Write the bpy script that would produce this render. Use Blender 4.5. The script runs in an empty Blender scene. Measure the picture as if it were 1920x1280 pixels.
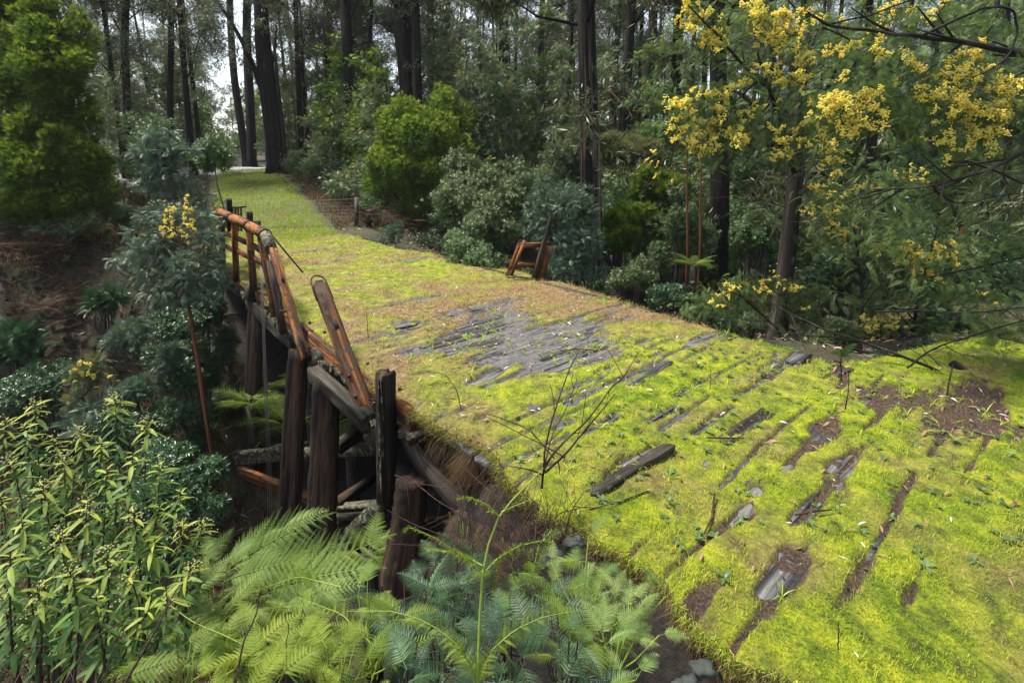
import bpy, math, random
import numpy as np
from mathutils import Vector
# ------------------------------------------------------------------ camera, sky, sun
sc = bpy.context.scene
COL = sc.collection
PITCH = math.radians(10); HCAM = 2.4
F_, CX, CY = 950.0, 960.0, 457.0          # the lens in photograph pixels
cam = bpy.data.objects.new('camera', bpy.data.cameras.new('camera')); COL.objects.link(cam)
cam.location = (0, 0, HCAM); cam.rotation_euler = (math.pi/2-PITCH, 0, 0)
cam.data.sensor_width = 36; cam.data.lens = F_/1920*36; cam.data.shift_y = -(640-CY)/1920
cam.data.clip_start = .05; cam.data.clip_end = 900
sc.camera = cam
w = bpy.data.worlds.new('World'); sc.world = w; w.use_nodes = True
wn = w.node_tree.nodes; bg = wn['Background']
SUN_EL, SUN_AZ = 62, 294                    # azimuth: degrees clockwise from +Y
sky = wn.new('ShaderNodeTexSky'); sky.sky_type = 'NISHITA'; sky.sun_disc = False
sky.sun_elevation = math.radians(SUN_EL); sky.sun_rotation = math.radians(SUN_AZ)
sky.dust_density = 1.5; sky.air_density = 1.0; sky.ozone_density = 1.0
hsv = wn.new('ShaderNodeHueSaturation'); hsv.inputs['Saturation'].default_value = .5; hsv.inputs['Value'].default_value = 1.25   # thin high cloud
w.node_tree.links.new(sky.outputs[0], hsv.inputs['Color']); w.node_tree.links.new(hsv.outputs[0], bg.inputs[0]); bg.inputs[1].default_value = .1
sd = bpy.data.lights.new('sun', 'SUN'); sun = bpy.data.objects.new('sun', sd); COL.objects.link(sun)
sd.energy = 4.2; sd.angle = math.radians(10); sd.color = (1, .93, .8)
az, el = math.radians(SUN_AZ), math.radians(SUN_EL)
sun.rotation_euler = Vector((math.sin(az)*math.cos(el), math.cos(az)*math.cos(el), math.sin(el))).to_track_quat('Z', 'Y').to_euler()
vs = sc.view_settings; vs.view_transform = 'Standard'; vs.look = 'None'; vs.exposure = 1.08; vs.gamma = 1; vs.use_curve_mapping = False
sc.cycles.max_bounces = 6; sc.cycles.transparent_max_bounces = 4
R_ = np.random.default_rng

# ------------------------------------------------------------------ unprojection: pixel -> point on a plane of the place
def ray(u, v):
    x = (u-CX)/F_; y = (CY-v)/F_
    return np.array([x, math.cos(PITCH)+y*math.sin(PITCH), -math.sin(PITCH)+y*math.cos(PITCH)])
CAM = np.array([0, 0, HCAM])
def on_z(u, v, z=0.):
    r = ray(u, v); return CAM+r*((z-HCAM)/r[2])
def at_d(u, v, d): return CAM+ray(u, v)*d
O2 = np.array([.187, 3.19]); SV = np.array([-.6428, .7660]); TV = np.array([.7660, .6428])  # bridge frame: s along, t across
def W(s, t, z=0.): p = O2+SV*s+TV*t; return np.array([p[0], p[1], z])
def on_t(u, v, t):
    r = ray(u, v); k = (t+O2@TV)/(r[:2]@TV); return CAM+r*k
def ST(x, y): return (x-O2[0])*SV[0]+(y-O2[1])*SV[1], (x-O2[0])*TV[0]+(y-O2[1])*TV[1]
def nrm(v): v = np.asarray(v, float); return v/np.maximum(np.linalg.norm(v, axis=-1, keepdims=True), 1e-9)

# ------------------------------------------------------------------ noise and terrain
def hsh(i, j, k=0):
    n = (i.astype(np.int64)*374761393+j.astype(np.int64)*668265263+k*1274126177) & 0x7fffffff
    n = ((n ^ (n >> 13))*1274126177) & 0x7fffffff
    return ((n ^ (n >> 16)) & 0xffff)/65535.
def vn(x, y, k=0):
    x = np.asarray(x, float); y = np.asarray(y, float)
    i = np.floor(x); j = np.floor(y); a = x-i; b = y-j; a = a*a*(3-2*a); b = b*b*(3-2*b)
    return (hsh(i, j, k)*(1-a)+hsh(i+1, j, k)*a)*(1-b)+(hsh(i, j+1, k)*(1-a)+hsh(i+1, j+1, k)*a)*b
def fbm(x, y, o=4, k=0):
    s = 0; am = .5; t = 0
    for q in range(o): s = s+vn(x*2**q+q*17.3, y*2**q-q*9.1, k+q)*am; t += am; am *= .5
    return s/t
def sm(a, b, x): t = np.clip((x-a)/(b-a), 0, 1); return t*t*(3-2*t)
def H(x, y):
    x = np.asarray(x, float); y = np.asarray(y, float); s, t = ST(x, y)
    zf = -4.1+sm(-1, 6, t)*2.5+sm(10, 30, t)*.5
    sn = .25+sm(4.4, 6, t)*-.9+sm(-.2, -3, t)*.0
    sf = 12.6+sm(-.6, -2.6, t)*3.6+sm(5, 9, t)*-1
    g = sm(0, 3.4, s-sn+.1)*sm(0, 1, (sf-s)/7.)
    near = sm(.02, -.6, t)*-1.35*(s < sf)+sm(-.8, -3.5, t)*-.1*(s < 6)
    near = near*sm(9, 5, s)
    far = sm(14, 30, y)*1.45+sm(36, 90, y)*2.5
    rt = sm(4.5, 6.5, t)*-.45*sm(30, 14, y)
    z = g*zf+near*(1-g)+far+rt*(1-g)-1.1*sm(-1.1, -.2, s)*sm(.0, -.45, t)*sm(4, 2.5, s)
    rough = sm(4.9, 6, t)+sm(.2, -.5, t)+sm(13, 16, s)
    z = z+(fbm(x*.9, y*.9)-.5)*.35*np.clip(rough, 0, 1)+(fbm(x*.12, y*.12, 2, 7)-.5)*1.2*sm(16, 30, y)*np.maximum(sm(5, 10, x+14.5), np.maximum(sm(-32, -40, x), sm(44, 60, y)))
    return z
def Hf(x, y): return float(H(x, y))

# ------------------------------------------------------------------ mesh assembly (triangle soups with one vector attribute 'a')
class MB:
    def __init__(s): s.V = []; s.F = []; s.A = []; s.n = 0
    def add(s, V, F, A=None):
        V = np.asarray(V, float).reshape(-1, 3); F = np.asarray(F, int).reshape(-1, 3)
        if A is None: A = np.zeros_like(V)
        A = np.broadcast_to(np.asarray(A, float), V.shape)
        s.V.append(V); s.F.append(F+s.n); s.A.append(A); s.n += len(V); return s
    def arr(s): return np.concatenate(s.V), np.concatenate(s.F), np.concatenate(s.A)
    def mesh(s, name, mat, smooth=False):
        V, F, A = s.arr(); me = bpy.data.meshes.new(name)
        me.vertices.add(len(V)); me.vertices.foreach_set('co', V.astype(np.float32).ravel())
        me.loops.add(len(F)*3); me.loops.foreach_set('vertex_index', F.astype(np.int32).ravel())
        me.polygons.add(len(F)); me.polygons.foreach_set('loop_start', np.arange(0, len(F)*3, 3, dtype=np.int32))
        if smooth: me.polygons.foreach_set('use_smooth', np.ones(len(F), bool))
        at = me.attributes.new('a', 'FLOAT_VECTOR', 'POINT'); at.data.foreach_set('vector', A.astype(np.float32).ravel())
        me.materials.append(mat); me.update(calc_edges=True); return me
    def build(s, name, mat, parent=None, smooth=False, loc=None):
        o = bpy.data.objects.new(name, s.mesh(name, mat, smooth)); COL.objects.link(o)
        if parent is not None: o.parent = parent
        if loc is not None: o.location = loc
        return o
def tag(o, label=None, cat=None, group=None, kind=None):
    if label: o['label'] = label
    if cat: o['category'] = cat
    if group: o['group'] = group
    if kind: o['kind'] = kind
    return o
def root(name, loc, label, cat, group=None):
    o = bpy.data.objects.new(name, None); COL.objects.link(o); o.location = tuple(loc); o.empty_display_size = .2
    return tag(o, label, cat, group)
def copy_tree(o, loc, rz=0, sc_=1., label=None, group=None):
    c = o.copy(); COL.objects.link(c); c.location = tuple(loc); c.rotation_euler = (0, 0, rz); c.scale = (sc_,)*3 if np.isscalar(sc_) else sc_
    if label: c['label'] = label
    if group: c['group'] = group
    for ch in list(o.children):
        d = ch.copy(); COL.objects.link(d); d.parent = c
    return c

def frame(d, up):
    y = nrm(d); x = nrm(np.cross(y, up)+1e-6); z = np.cross(x, y)
    return np.stack([x, y, z], -1)
def scat(mb, T, pos, Rm, scale, rnd=None, extra=None):
    v, f = T[0], T[1]; tip = T[2] if len(T) > 2 else v[:, 1]
    k, n = len(pos), len(v)
    if k == 0: return
    scale = np.broadcast_to(np.asarray(scale, float).reshape(-1, 1, 1) if np.ndim(scale) == 1 else scale, (k, 1, 1)) if np.ndim(scale) < 2 else scale[:, None, :]
    P = np.einsum('kij,knj->kni', Rm, v[None]*scale)+pos[:, None]
    if rnd is None: rnd = R_(len(pos)).random(k)
    A = np.zeros((k, n, 3)); A[..., 0] = rnd[:, None]; A[..., 1] = tip[None]
    if extra is not None: A[..., 2] = extra[:, None]
    mb.add(P.reshape(-1, 3), (f[None]+(np.arange(k)*n)[:, None, None]).reshape(-1, 3), A.reshape(-1, 3))
def tube(mb, P, r, n=8, bump=0., seed=0, close=True, ribs=0):
    P = np.asarray(P, float); m = len(P); r = np.broadcast_to(np.asarray(r, float), (m,))
    T = nrm(np.gradient(P, axis=0)); up = np.array([0, 0, 1.]) if abs(T[0][2]) < .9 else np.array([1., 0, 0])
    rg = R_(seed); an = np.arange(n)/n*2*np.pi; V = []; A = []; L = 0
    x = nrm(np.cross(T[0], up))
    for i in range(m):
        if i: L += np.linalg.norm(P[i]-P[i-1])
        x = nrm(x-T[i]*(x@T[i])); y = np.cross(T[i], x)
        rr = r[i]*(1+bump*(rg.random(n)-.5)*2)
        if ribs: rr = rr*(1+ribs*np.sin(an*5+seed+L*.3)*.5+ribs*np.sin(an*3+1.3*seed-L*.2)*.5)
        V.append(P[i]+np.cos(an)[:, None]*x*rr[:, None]+np.sin(an)[:, None]*y*rr[:, None])
        A.append(np.stack([np.cos(an)*r[i], np.sin(an)*r[i], np.full(n, L)], -1))
    F = []
    for i in range(m-1):
        for j in range(n):
            a, b, c, d = i*n+j, i*n+(j+1) % n, (i+1)*n+(j+1) % n, (i+1)*n+j; F += [(a, b, c), (a, c, d)]
    V = np.concatenate(V); A = np.concatenate(A)
    if close:
        V = np.concatenate([V, P[:1], P[-1:]]); A = np.concatenate([A, [[0, 0, 0], [0, 0, L]]]); q = m*n
        for j in range(n): F += [(q, (j+1) % n, j), (q+1, (m-1)*n+j, (m-1)*n+(j+1) % n)]
    mb.add(V, F, A)
def beam(mb, p0, p1, w_, h_, up=(0, 0, 1), w1=None, h1=None, jit=.004, seed=0, ch=.15, seg=.3, warp=0., rag=(0, 0)):
    p0 = np.asarray(p0, float); p1 = np.asarray(p1, float); L = np.linalg.norm(p1-p0); d = (p1-p0)/L
    up = np.asarray(up, float); x = nrm(np.cross(d, up)); y = np.cross(x, d)
    m = max(2, int(L/seg)+1); w1 = w_ if w1 is None else w1; h1 = h_ if h1 is None else h1; rg = R_(seed)
    c = ch; X = np.array([-1+c, -.33, .33, 1-c, 1, 1, 1-c, .33, -.33, -1+c, -1, -1])*.5; Y = np.array([-1, -1, -1, -1, -1+c, 1-c, 1, 1, 1, 1, 1-c, -1+c])*.5; n = 12
    gro = (rg.random(n)-.5)*jit*2.4; off = np.cumsum(rg.normal(0, 1, (m, 2)), 0)*warp*.1
    V = []; A = []
    for i in range(m):
        k = i/(m-1); ww = w_+(w1-w_)*k; hh = h_+(h1-h_)*k; e = np.zeros(n)
        if i == 0: e = -rg.random(n)*rag[0]
        if i == m-1: e = rg.random(n)*rag[1]
        jx = rg.normal(0, jit*.5, (n, 2)); q = p0+d*L*k+x*off[i, 0]+y*off[i, 1]
        V.append(q+x*(X*(ww+gro)+jx[:, 0])[:, None]+y*(Y*(hh+gro)+jx[:, 1])[:, None]+d*e[:, None])
        A.append(np.stack([X*ww+seed*.37, Y*hh, np.full(n, L*k+seed*1.7)], -1))
    V = np.concatenate(V); A = np.concatenate(A); F = []
    for i in range(m-1):
        for j in range(n):
            a, b, c_, dd = i*n+j, i*n+(j+1) % n, (i+1)*n+(j+1) % n, (i+1)*n+j; F += [(a, b, c_), (a, c_, dd)]
    V = np.concatenate([V, V[:n].mean(0)[None]+d*.01, V[-n:].mean(0)[None]-d*.01]); A = np.concatenate([A, A[:1], A[-1:]]); q = m*n
    for j in range(n): F += [(q, (j+1) % n, j), (q+1, (m-1)*n+j, (m-1)*n+(j+1) % n)]
    mb.add(V, F, A)

# ------------------------------------------------------------------ materials
def new_mat(name):
    m = bpy.data.materials.new(name); m.use_nodes = True; nt = m.node_tree; nt.nodes.clear()
    out = nt.nodes.new('ShaderNodeOutputMaterial'); return m, nt, out
def N(nt, t, **kw):
    n = nt.nodes.new('ShaderNode'+t)
    for k, v in kw.items():
        if isinstance(k, str) and hasattr(n, k): setattr(n, k, v)
    return n
def ramp(nt, fac, stops):
    r = nt.nodes.new('ShaderNodeValToRGB'); e = r.color_ramp.elements
    while len(e) < len(stops): e.new(.5)
    for q, (p, c) in zip(e, stops): q.position = p; q.color = (*c, 1)
    nt.links.new(fac, r.inputs[0]); return r.outputs[0]
def mixc(nt, f, a, b, mode='MIX'):
    m = nt.nodes.new('ShaderNodeMix'); m.data_type = 'RGBA'; m.blend_type = mode
    for i, s in ((0, f), (6, a), (7, b)):
        if isinstance(s, (int, float)): m.inputs[i].default_value = s
        elif isinstance(s, tuple): m.inputs[i].default_value = (*s, 1)
        else: nt.links.new(s, m.inputs[i])
    return m.outputs[2]
def noise(nt, vec, scale, detail=4, rough=.6, dist=0):
    n = nt.nodes.new('ShaderNodeTexNoise'); n.inputs['Scale'].default_value = scale; n.inputs['Detail'].default_value = detail
    n.inputs['Roughness'].default_value = rough; n.inputs['Distortion'].default_value = dist
    if vec is not None: nt.links.new(vec, n.inputs['Vector'])
    return n.outputs['Fac']
def mapping(nt, vec, sc3):
    m = nt.nodes.new('ShaderNodeMapping'); m.inputs['Scale'].default_value = sc3; nt.links.new(vec, m.inputs[0]); return m.outputs[0]
def mathn(nt, op, a, b=None, c=None):
    m = nt.nodes.new('ShaderNodeMath'); m.operation = op
    for i, s in enumerate((a, b, c)):
        if s is None: continue
        if isinstance(s, (int, float)): m.inputs[i].default_value = s
        else: nt.links.new(s, m.inputs[i])
    return m.outputs[0]
def attr(nt):
    a = nt.nodes.new('ShaderNodeAttribute'); a.attribute_name = 'a'; s = nt.nodes.new('ShaderNodeSeparateXYZ'); nt.links.new(a.outputs['Vector'], s.inputs[0])
    return a.outputs['Vector'], s.outputs
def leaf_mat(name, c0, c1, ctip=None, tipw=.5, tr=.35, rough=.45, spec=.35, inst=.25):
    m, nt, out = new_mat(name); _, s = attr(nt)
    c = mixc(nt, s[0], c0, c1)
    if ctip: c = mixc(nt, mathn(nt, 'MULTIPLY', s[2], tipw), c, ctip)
    oi = nt.nodes.new('ShaderNodeObjectInfo'); hs = nt.nodes.new('ShaderNodeHueSaturation')
    nt.links.new(c, hs.inputs['Color']); hs.inputs['Saturation'].default_value = .95
    nt.links.new(mathn(nt, 'MULTIPLY_ADD', oi.outputs['Random'], inst, 1-inst/2), hs.inputs['Value'])
    nt.links.new(mathn(nt, 'MULTIPLY_ADD', oi.outputs['Random'], .03*inst*4, .5-.015*inst*4), hs.inputs['Hue'])
    p = nt.nodes.new('ShaderNodeBsdfPrincipled'); nt.links.new(hs.outputs[0], p.inputs['Base Color'])
    p.inputs['Roughness'].default_value = rough; p.inputs['Specular IOR Level'].default_value = spec
    t = nt.nodes.new('ShaderNodeBsdfTranslucent'); nt.links.new(hs.outputs[0], t.inputs[0])
    mx = nt.nodes.new('ShaderNodeMixShader'); mx.inputs[0].default_value = tr
    nt.links.new(p.outputs[0], mx.inputs[1]); nt.links.new(t.outputs[0], mx.inputs[2]); nt.links.new(mx.outputs[0], out.inputs[0]); return m
def wood_mat(name, stops, sx=14, sz=1.2, scale=2.2, bump=.6, rough=.75, spot=None, spotw=.5, spotc=(.2, .22, .17), bd=.02):
    m, nt, out = new_mat(name); a, s = attr(nt)
    v = mapping(nt, a, (sx, sx, sz)); n1 = noise(nt, v, scale, 8, .68, .4); n2 = noise(nt, mapping(nt, a, (sx*.4, sx*.4, sz*.4)), 2.1, 3, .5)
    f = mathn(nt, 'MULTIPLY_ADD', n2, .5, mathn(nt, 'MULTIPLY', n1, .5))
    f = mathn(nt, 'MULTIPLY_ADD', mathn(nt, 'SUBTRACT', f, .5), 2.4, .5)
    c = ramp(nt, f, stops)
    if spot:
        n3 = noise(nt, a, spot, 6, .7); sp = nt.nodes.new('ShaderNodeMapRange'); sp.inputs[1].default_value = 1-spotw; sp.inputs[2].default_value = 1-spotw+.08
        nt.links.new(n3, sp.inputs[0]); c = mixc(nt, sp.outputs[0], c, spotc)
    p = nt.nodes.new('ShaderNodeBsdfPrincipled'); nt.links.new(c, p.inputs['Base Color']); p.inputs['Roughness'].default_value = rough; p.inputs['Specular IOR Level'].default_value = .2
    b = nt.nodes.new('ShaderNodeBump'); b.inputs['Strength'].default_value = bump; b.inputs['Distance'].default_value = bd; nt.links.new(n1, b.inputs['Height'])
    nt.links.new(b.outputs[0], p.inputs['Normal']); nt.links.new(p.outputs[0], out.inputs[0]); return m
def plain_mat(name, c, rough=.6, metal=0., var=.35, scale=30, bump=.3):
    m, nt, out = new_mat(name); tc = nt.nodes.new('ShaderNodeTexCoord')
    n = noise(nt, tc.outputs['Object'], scale, 5); cc = ramp(nt, n, [(.3, tuple(x*(1-var) for x in c)), (.7, tuple(min(1, x*(1+var)) for x in c))])
    p = nt.nodes.new('ShaderNodeBsdfPrincipled'); nt.links.new(cc, p.inputs['Base Color']); p.inputs['Roughness'].default_value = rough; p.inputs['Metallic'].default_value = metal
    b = nt.nodes.new('ShaderNodeBump'); b.inputs['Strength'].default_value = bump; b.inputs['Distance'].default_value = .01; nt.links.new(n, b.inputs['Height']); nt.links.new(b.outputs[0], p.inputs['Normal'])
    nt.links.new(p.outputs[0], out.inputs[0]); return m

M = {}
M['rust_wood'] = wood_mat('rust_wood', [(.12, (.012, .008, .006)), (.36, (.04, .017, .009)), (.54, (.13, .05, .018)), (.66, (.33, .12, .025)), (.85, (.2, .14, .095))], sx=13, sz=.7, bump=1, spot=7, spotw=.5, spotc=(.05, .04, .03))
M['pile_wood'] = wood_mat('pile_wood', [(.15, (.008, .007, .006)), (.46, (.014, .011, .009)), (.57, (.035, .024, .018)), (.66, (.1, .052, .028)), (.74, (.03, .024, .02)), (.88, (.16, .14, .12))], sx=7, sz=.35, scale=2.0, bump=1, bd=.05)
M['dark_wood'] = wood_mat('dark_wood', [(.2, (.006, .006, .005)), (.5, (.028, .024, .019)), (.75, (.07, .062, .05)), (.95, (.12, .11, .09))], spot=12, spotw=.42, spotc=(.07, .085, .05))
M['lichen_wood'] = wood_mat('lichen_wood', [(.2, (.008, .007, .005)), (.5, (.035, .028, .02)), (.75, (.11, .09, .06)), (.95, (.2, .18, .13))], sx=5, sz=2, bump=1, spot=14, spotw=.5, spotc=(.15, .16, .11), bd=.05)
M['pile_dark'] = wood_mat('pile_dark', [(.2, (.005, .004, .003)), (.5, (.018, .012, .009)), (.7, (.06, .032, .02)), (.9, (.14, .09, .065))], sx=7, sz=.35, bump=1, bd=.05)
M['plank'] = wood_mat('plank', [(.2, (.008, .008, .009)), (.45, (.04, .04, .044)), (.62, (.1, .1, .108)), (.9, (.21, .21, .22))], sx=16, sz=.8, bump=.9, rough=.6, spot=5, spotw=.42, spotc=(.14, .18, .03))
M['bark_black'] = wood_mat('bark_black', [(.2, (.003, .003, .003)), (.5, (.009, .008, .007)), (.75, (.022, .018, .015)), (.95, (.07, .055, .045))], sx=6, sz=.5, scale=2.2, bump=1, rough=.9, bd=.08)
M['bark_striped'] = wood_mat('bark_striped', [(.3, (.003, .003, .003)), (.58, (.008, .007, .006)), (.68, (.13, .08, .065)), (.95, (.3, .21, .17))], sx=9, sz=.3, scale=2.0, bump=1, rough=.85, bd=.08)
M['bark_brown'] = wood_mat('bark_brown', [(.2, (.005, .004, .004)), (.5, (.018, .014, .012)), (.72, (.06, .048, .042)), (.95, (.24, .18, .14))], sx=6, sz=.4, bump=.9, rough=.85, bd=.04)
M['bark_orange'] = wood_mat('bark_orange', [(.2, (.03, .012, .008)), (.5, (.14, .05, .025)), (.8, (.3, .12, .05))], sx=6, sz=.4, bump=.6)
M['bark_grey'] = wood_mat('bark_grey', [(.2, (.02, .02, .018)), (.5, (.07, .065, .055)), (.8, (.2, .19, .16))], sx=4, sz=1, bump=.6)
M['twig'] = wood_mat('twig', [(.2, (.012, .007, .006)), (.5, (.045, .025, .02)), (.8, (.12, .08, .06))], sx=4, sz=4, bump=.2)
M['branch'] = wood_mat('branch', [(.2, (.005, .004, .004)), (.5, (.018, .015, .013)), (.8, (.09, .08, .07))], sx=4, sz=2, bump=.3)
M['green_stem'] = plain_mat('green_stem', (.17, .24, .025), .45, var=.2)
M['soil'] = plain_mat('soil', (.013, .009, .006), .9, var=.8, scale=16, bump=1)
M['slot_shade'] = plain_mat('slot_shade', (.006, .005, .004), .9)  # near-black colour imitating the shade inside an open mortise
M['iron'] = plain_mat('iron', (.05, .03, .024), .6, .4)
M['wire'] = plain_mat('wire', (.22, .17, .17), .5, .6)
M['grey_wire'] = plain_mat('grey_wire', (.2, .2, .19), .5, .5)
M['stone'] = plain_mat('stone', (.035, .045, .04), .85, var=.7, scale=9, bump=1)
# foliage
M['wattle'] = leaf_mat('wattle', (.03, .075, .02), (.14, .23, .055), (.4, .45, .04), .8, .4)
M['wattle_blue'] = leaf_mat('wattle_blue', (.03, .065, .042), (.11, .18, .11), (.22, .32, .12), .5, .25, .35, .5)
M['wattle_grey'] = leaf_mat('wattle_grey', (.06, .11, .05), (.16, .23, .11), (.5, .38, .03), .8, .3)
M['blackwattle'] = leaf_mat('blackwattle', (.03, .085, .005), (.1, .19, .01), (.42, .5, .012), 1., .5)
M['roundbush'] = leaf_mat('roundbush', (.04, .13, .014), (.12, .25, .025), (.5, .62, .02), 1., .5)
M['euc'] = leaf_mat('euc', (.04, .06, .025), (.15, .17, .07), None, .5, .3, .4, .5, .5)
M['shrub'] = leaf_mat('shrub', (.035, .085, .02), (.13, .22, .06), (.26, .3, .16), .6, .3, .4, .5)
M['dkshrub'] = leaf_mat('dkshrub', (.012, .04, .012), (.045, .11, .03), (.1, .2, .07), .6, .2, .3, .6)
M['lance'] = leaf_mat('lance', (.04, .13, .03), (.15, .28, .05), (.5, .55, .05), .9, .45, .5, .3, .1)
M['bud'] = leaf_mat('bud', (.25, .24, .1), (.42, .4, .2), None, .5, .1, .8, .1, .1)
M['fern_bright'] = leaf_mat('fern_bright', (.08, .16, .01), (.22, .31, .018), (.5, .55, .03), .4, .45, .5, .3, .1)
M['fern_green'] = leaf_mat('fern_green', (.05, .115, .01), (.17, .27, .03), (.32, .42, .05), .6, .4, .5, .3, .15)
M['fern_pale'] = leaf_mat('fern_pale', (.11, .2, .035), (.26, .36, .09), None, .5, .35, .5, .3, .15)
M['fern_blue'] = leaf_mat('fern_blue', (.015, .05, .018), (.06, .13, .045), None, .5, .25, .4, .4, .2)
M['fern_brown'] = leaf_mat('fern_brown', (.025, .014, .01), (.09, .05, .033), (.12, .05, .05), .5, .2, .8, .2, .3)
M['blossom'] = leaf_mat('blossom', (.85, .66, .04), (1., .95, .32), None, .5, .45, .8, .1, .05)
M['grassm'] = leaf_mat('grassm', (.13, .29, .012), (.54, .6, .02), (.42, .3, .13), 1., .45, .5, .3, 0)
M['straw'] = leaf_mat('straw', (.035, .02, .01), (.2, .125, .055), None, .5, .3, .7, .2, .1)
M['litter'] = leaf_mat('litter', (.08, .035, .022), (.36, .2, .14), (.6, .55, .5), 1., .1, .7, .3, .1)

# ground
def ground_mat():
    m, nt, out = new_mat('ground'); tc = nt.nodes.new('ShaderNodeTexCoord'); P = tc.outputs['Object']; a, s = attr(nt)
    n1 = noise(nt, P, 14, 8, .75); n2 = noise(nt, P, 1.1, 4); n4 = noise(nt, P, .8, 5, .7); n3 = noise(nt, P, 70, 3, .7)
    c = ramp(nt, n1, [(.3, (.004, .003, .003)), (.48, (.018, .011, .008)), (.62, (.045, .026, .018)), (.8, (.12, .075, .05))])
    g = ramp(nt, n1, [(.3, (.012, .022, .005)), (.5, (.07, .11, .015)), (.7, (.2, .28, .02))]); g = mixc(nt, ramp(nt, n4, [(.5, (0, 0, 0)), (.62, (.7, .7, .7))]), g, (.12, .08, .04))
    gf = mathn(nt, 'MULTIPLY', s[0], mathn(nt, 'MULTIPLY_ADD', n2, 1.2, .35)); cl = N(nt, 'Clamp'); nt.links.new(gf, cl.inputs[0])
    c = mixc(nt, cl.outputs[0], c, g)
    rd = ramp(nt, n3, [(.3, (.16, .16, .175)), (.7, (.42, .42, .46))]); c = mixc(nt, s[1], c, rd); c = mixc(nt, s[2], c, ramp(nt, n1, [(.4, (.003, .0025, .002)), (.7, (.03, .02, .013))]))  # last mix: near-black ground colour stands in for shade in hollow and under deck
    p = nt.nodes.new('ShaderNodeBsdfPrincipled'); nt.links.new(c, p.inputs['Base Color']); p.inputs['Roughness'].default_value = .85
    b = nt.nodes.new('ShaderNodeBump'); b.inputs['Strength'].default_value = .9; b.inputs['Distance'].default_value = .05; nt.links.new(n1, b.inputs['Height']); nt.links.new(b.outputs[0], p.inputs['Normal'])
    nt.links.new(p.outputs[0], out.inputs[0]); return m
M['ground'] = ground_mat()
def moss_mat():
    m, nt, out = new_mat('moss'); tc = nt.nodes.new('ShaderNodeTexCoord'); P = tc.outputs['Object']; a, s = attr(nt)
    n1 = noise(nt, P, 60, 8, .8); n2 = noise(nt, P, 6, 5, .7); n3 = noise(nt, P, 22, 5, .7)
    g = ramp(nt, n2, [(.34, (.06, .09, .008)), (.5, (.26, .34, .014)), (.64, (.5, .53, .02))])
    dk = ramp(nt, n1, [(.34, (.25, .25, .2)), (.6, (1, 1, 1))]); g = mixc(nt, 1., g, dk, 'MULTIPLY')
    dry = ramp(nt, n3, [(.3, (.06, .035, .022)), (.5, (.2, .13, .06)), (.72, (.42, .32, .17))])
    dirt = ramp(nt, n1, [(.34, (.01, .008, .007)), (.5, (.06, .038, .028)), (.6, (.16, .1, .07)), (.75, (.1, .1, .1))])
    c = mixc(nt, s[0], g, dry); c = mixc(nt, s[1], c, dirt)
    ds = [nt.nodes.new('ShaderNodeVectorMath') for _ in range(2)]; cb = nt.nodes.new('ShaderNodeCombineXYZ')      # fibre runs across the bridge
    for q, (dn, vv) in enumerate(zip(ds, ((-.6428*16, .766*16, 0), (.766*1.3, .6428*1.3, 0)))): dn.operation = 'DOT_PRODUCT'; nt.links.new(P, dn.inputs[0]); dn.inputs[1].default_value = vv; nt.links.new(dn.outputs['Value'], cb.inputs[q])
    n5 = noise(nt, cb.outputs[0], 1.6, 8, .72); gy = ramp(nt, n5, [(.3, (.02, .018, .018)), (.42, (.085, .083, .088)), (.56, (.16, .158, .168)), (.72, (.26, .255, .265))]); c = mixc(nt, s[2], c, gy)
    p = nt.nodes.new('ShaderNodeBsdfPrincipled'); nt.links.new(c, p.inputs['Base Color']); p.inputs['Roughness'].default_value = .8; p.inputs['Specular IOR Level'].default_value = .3
    b = nt.nodes.new('ShaderNodeBump'); b.inputs['Strength'].default_value = 1; b.inputs['Distance'].default_value = .025; nt.links.new(mathn(nt, 'MULTIPLY_ADD', n3, .6, n1), b.inputs['Height']); nt.links.new(b.outputs[0], p.inputs['Normal'])
    nt.links.new(p.outputs[0], out.inputs[0]); return m
M['moss'] = moss_mat()

# ------------------------------------------------------------------ leaf templates (y is the leaf's axis)
def quads_to_tris(q): q = np.asarray(q); return np.concatenate([q[:, [0, 1, 2]], q[:, [0, 2, 3]]])
def T_frond(n=11, w_=.055, plen=.34, droop=.35, seed=0):      # feathery wattle frond, length 1
    rg = R_(seed); V = []; F = []
    def z(y): return -droop*y*y
    V += [(-.012, 0, 0), (.012, 0, 0), (0, 1, z(1))]; F.append((0, 1, 2))
    for i in range(n):
        y = .08+.9*i/n; L = plen*math.sin(math.pi*min(1, (y*.85+.16)))**.6*(.85+.3*rg.random())
        for s in (-1, 1):
            a = len(V); dy = .55*L; dz = -.35*L*rg.random()-.05
            V += [(0, y-w_*.5, z(y)), (0, y+w_*.5, z(y)), (s*L, y+dy+w_*.25, z(y)+dz), (s*L*.55, y+dy*.45-w_*.6, z(y)+dz*.4)]
            F += [(a, a+1, a+2), (a, a+2, a+3)]
    V = np.array(V); return V, np.array(F), V[:, 1]
def T_lance(w_=.2, nseg=4, bend=.5, fold=.12):
    V = []; F = []
    for i in range(nseg+1):
        y = i/nseg; ww = w_*.5*math.sin(math.pi*min(1, (y*.94+.04)))**.75; z = -bend*y*y*.5
        V += [(-ww, y, z+fold*ww*2), (0, y, z), (ww, y, z+fold*ww*2)]
    for i in range(nseg):
        for a, b in ((0, 1), (1, 2)):
            q = (3*i+a, 3*i+b, 3*i+3+b, 3*i+3+a); F += [(q[0], q[1], q[2]), (q[0], q[2], q[3])]
    V = np.array(V); return V, np.array(F), V[:, 1]
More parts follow.
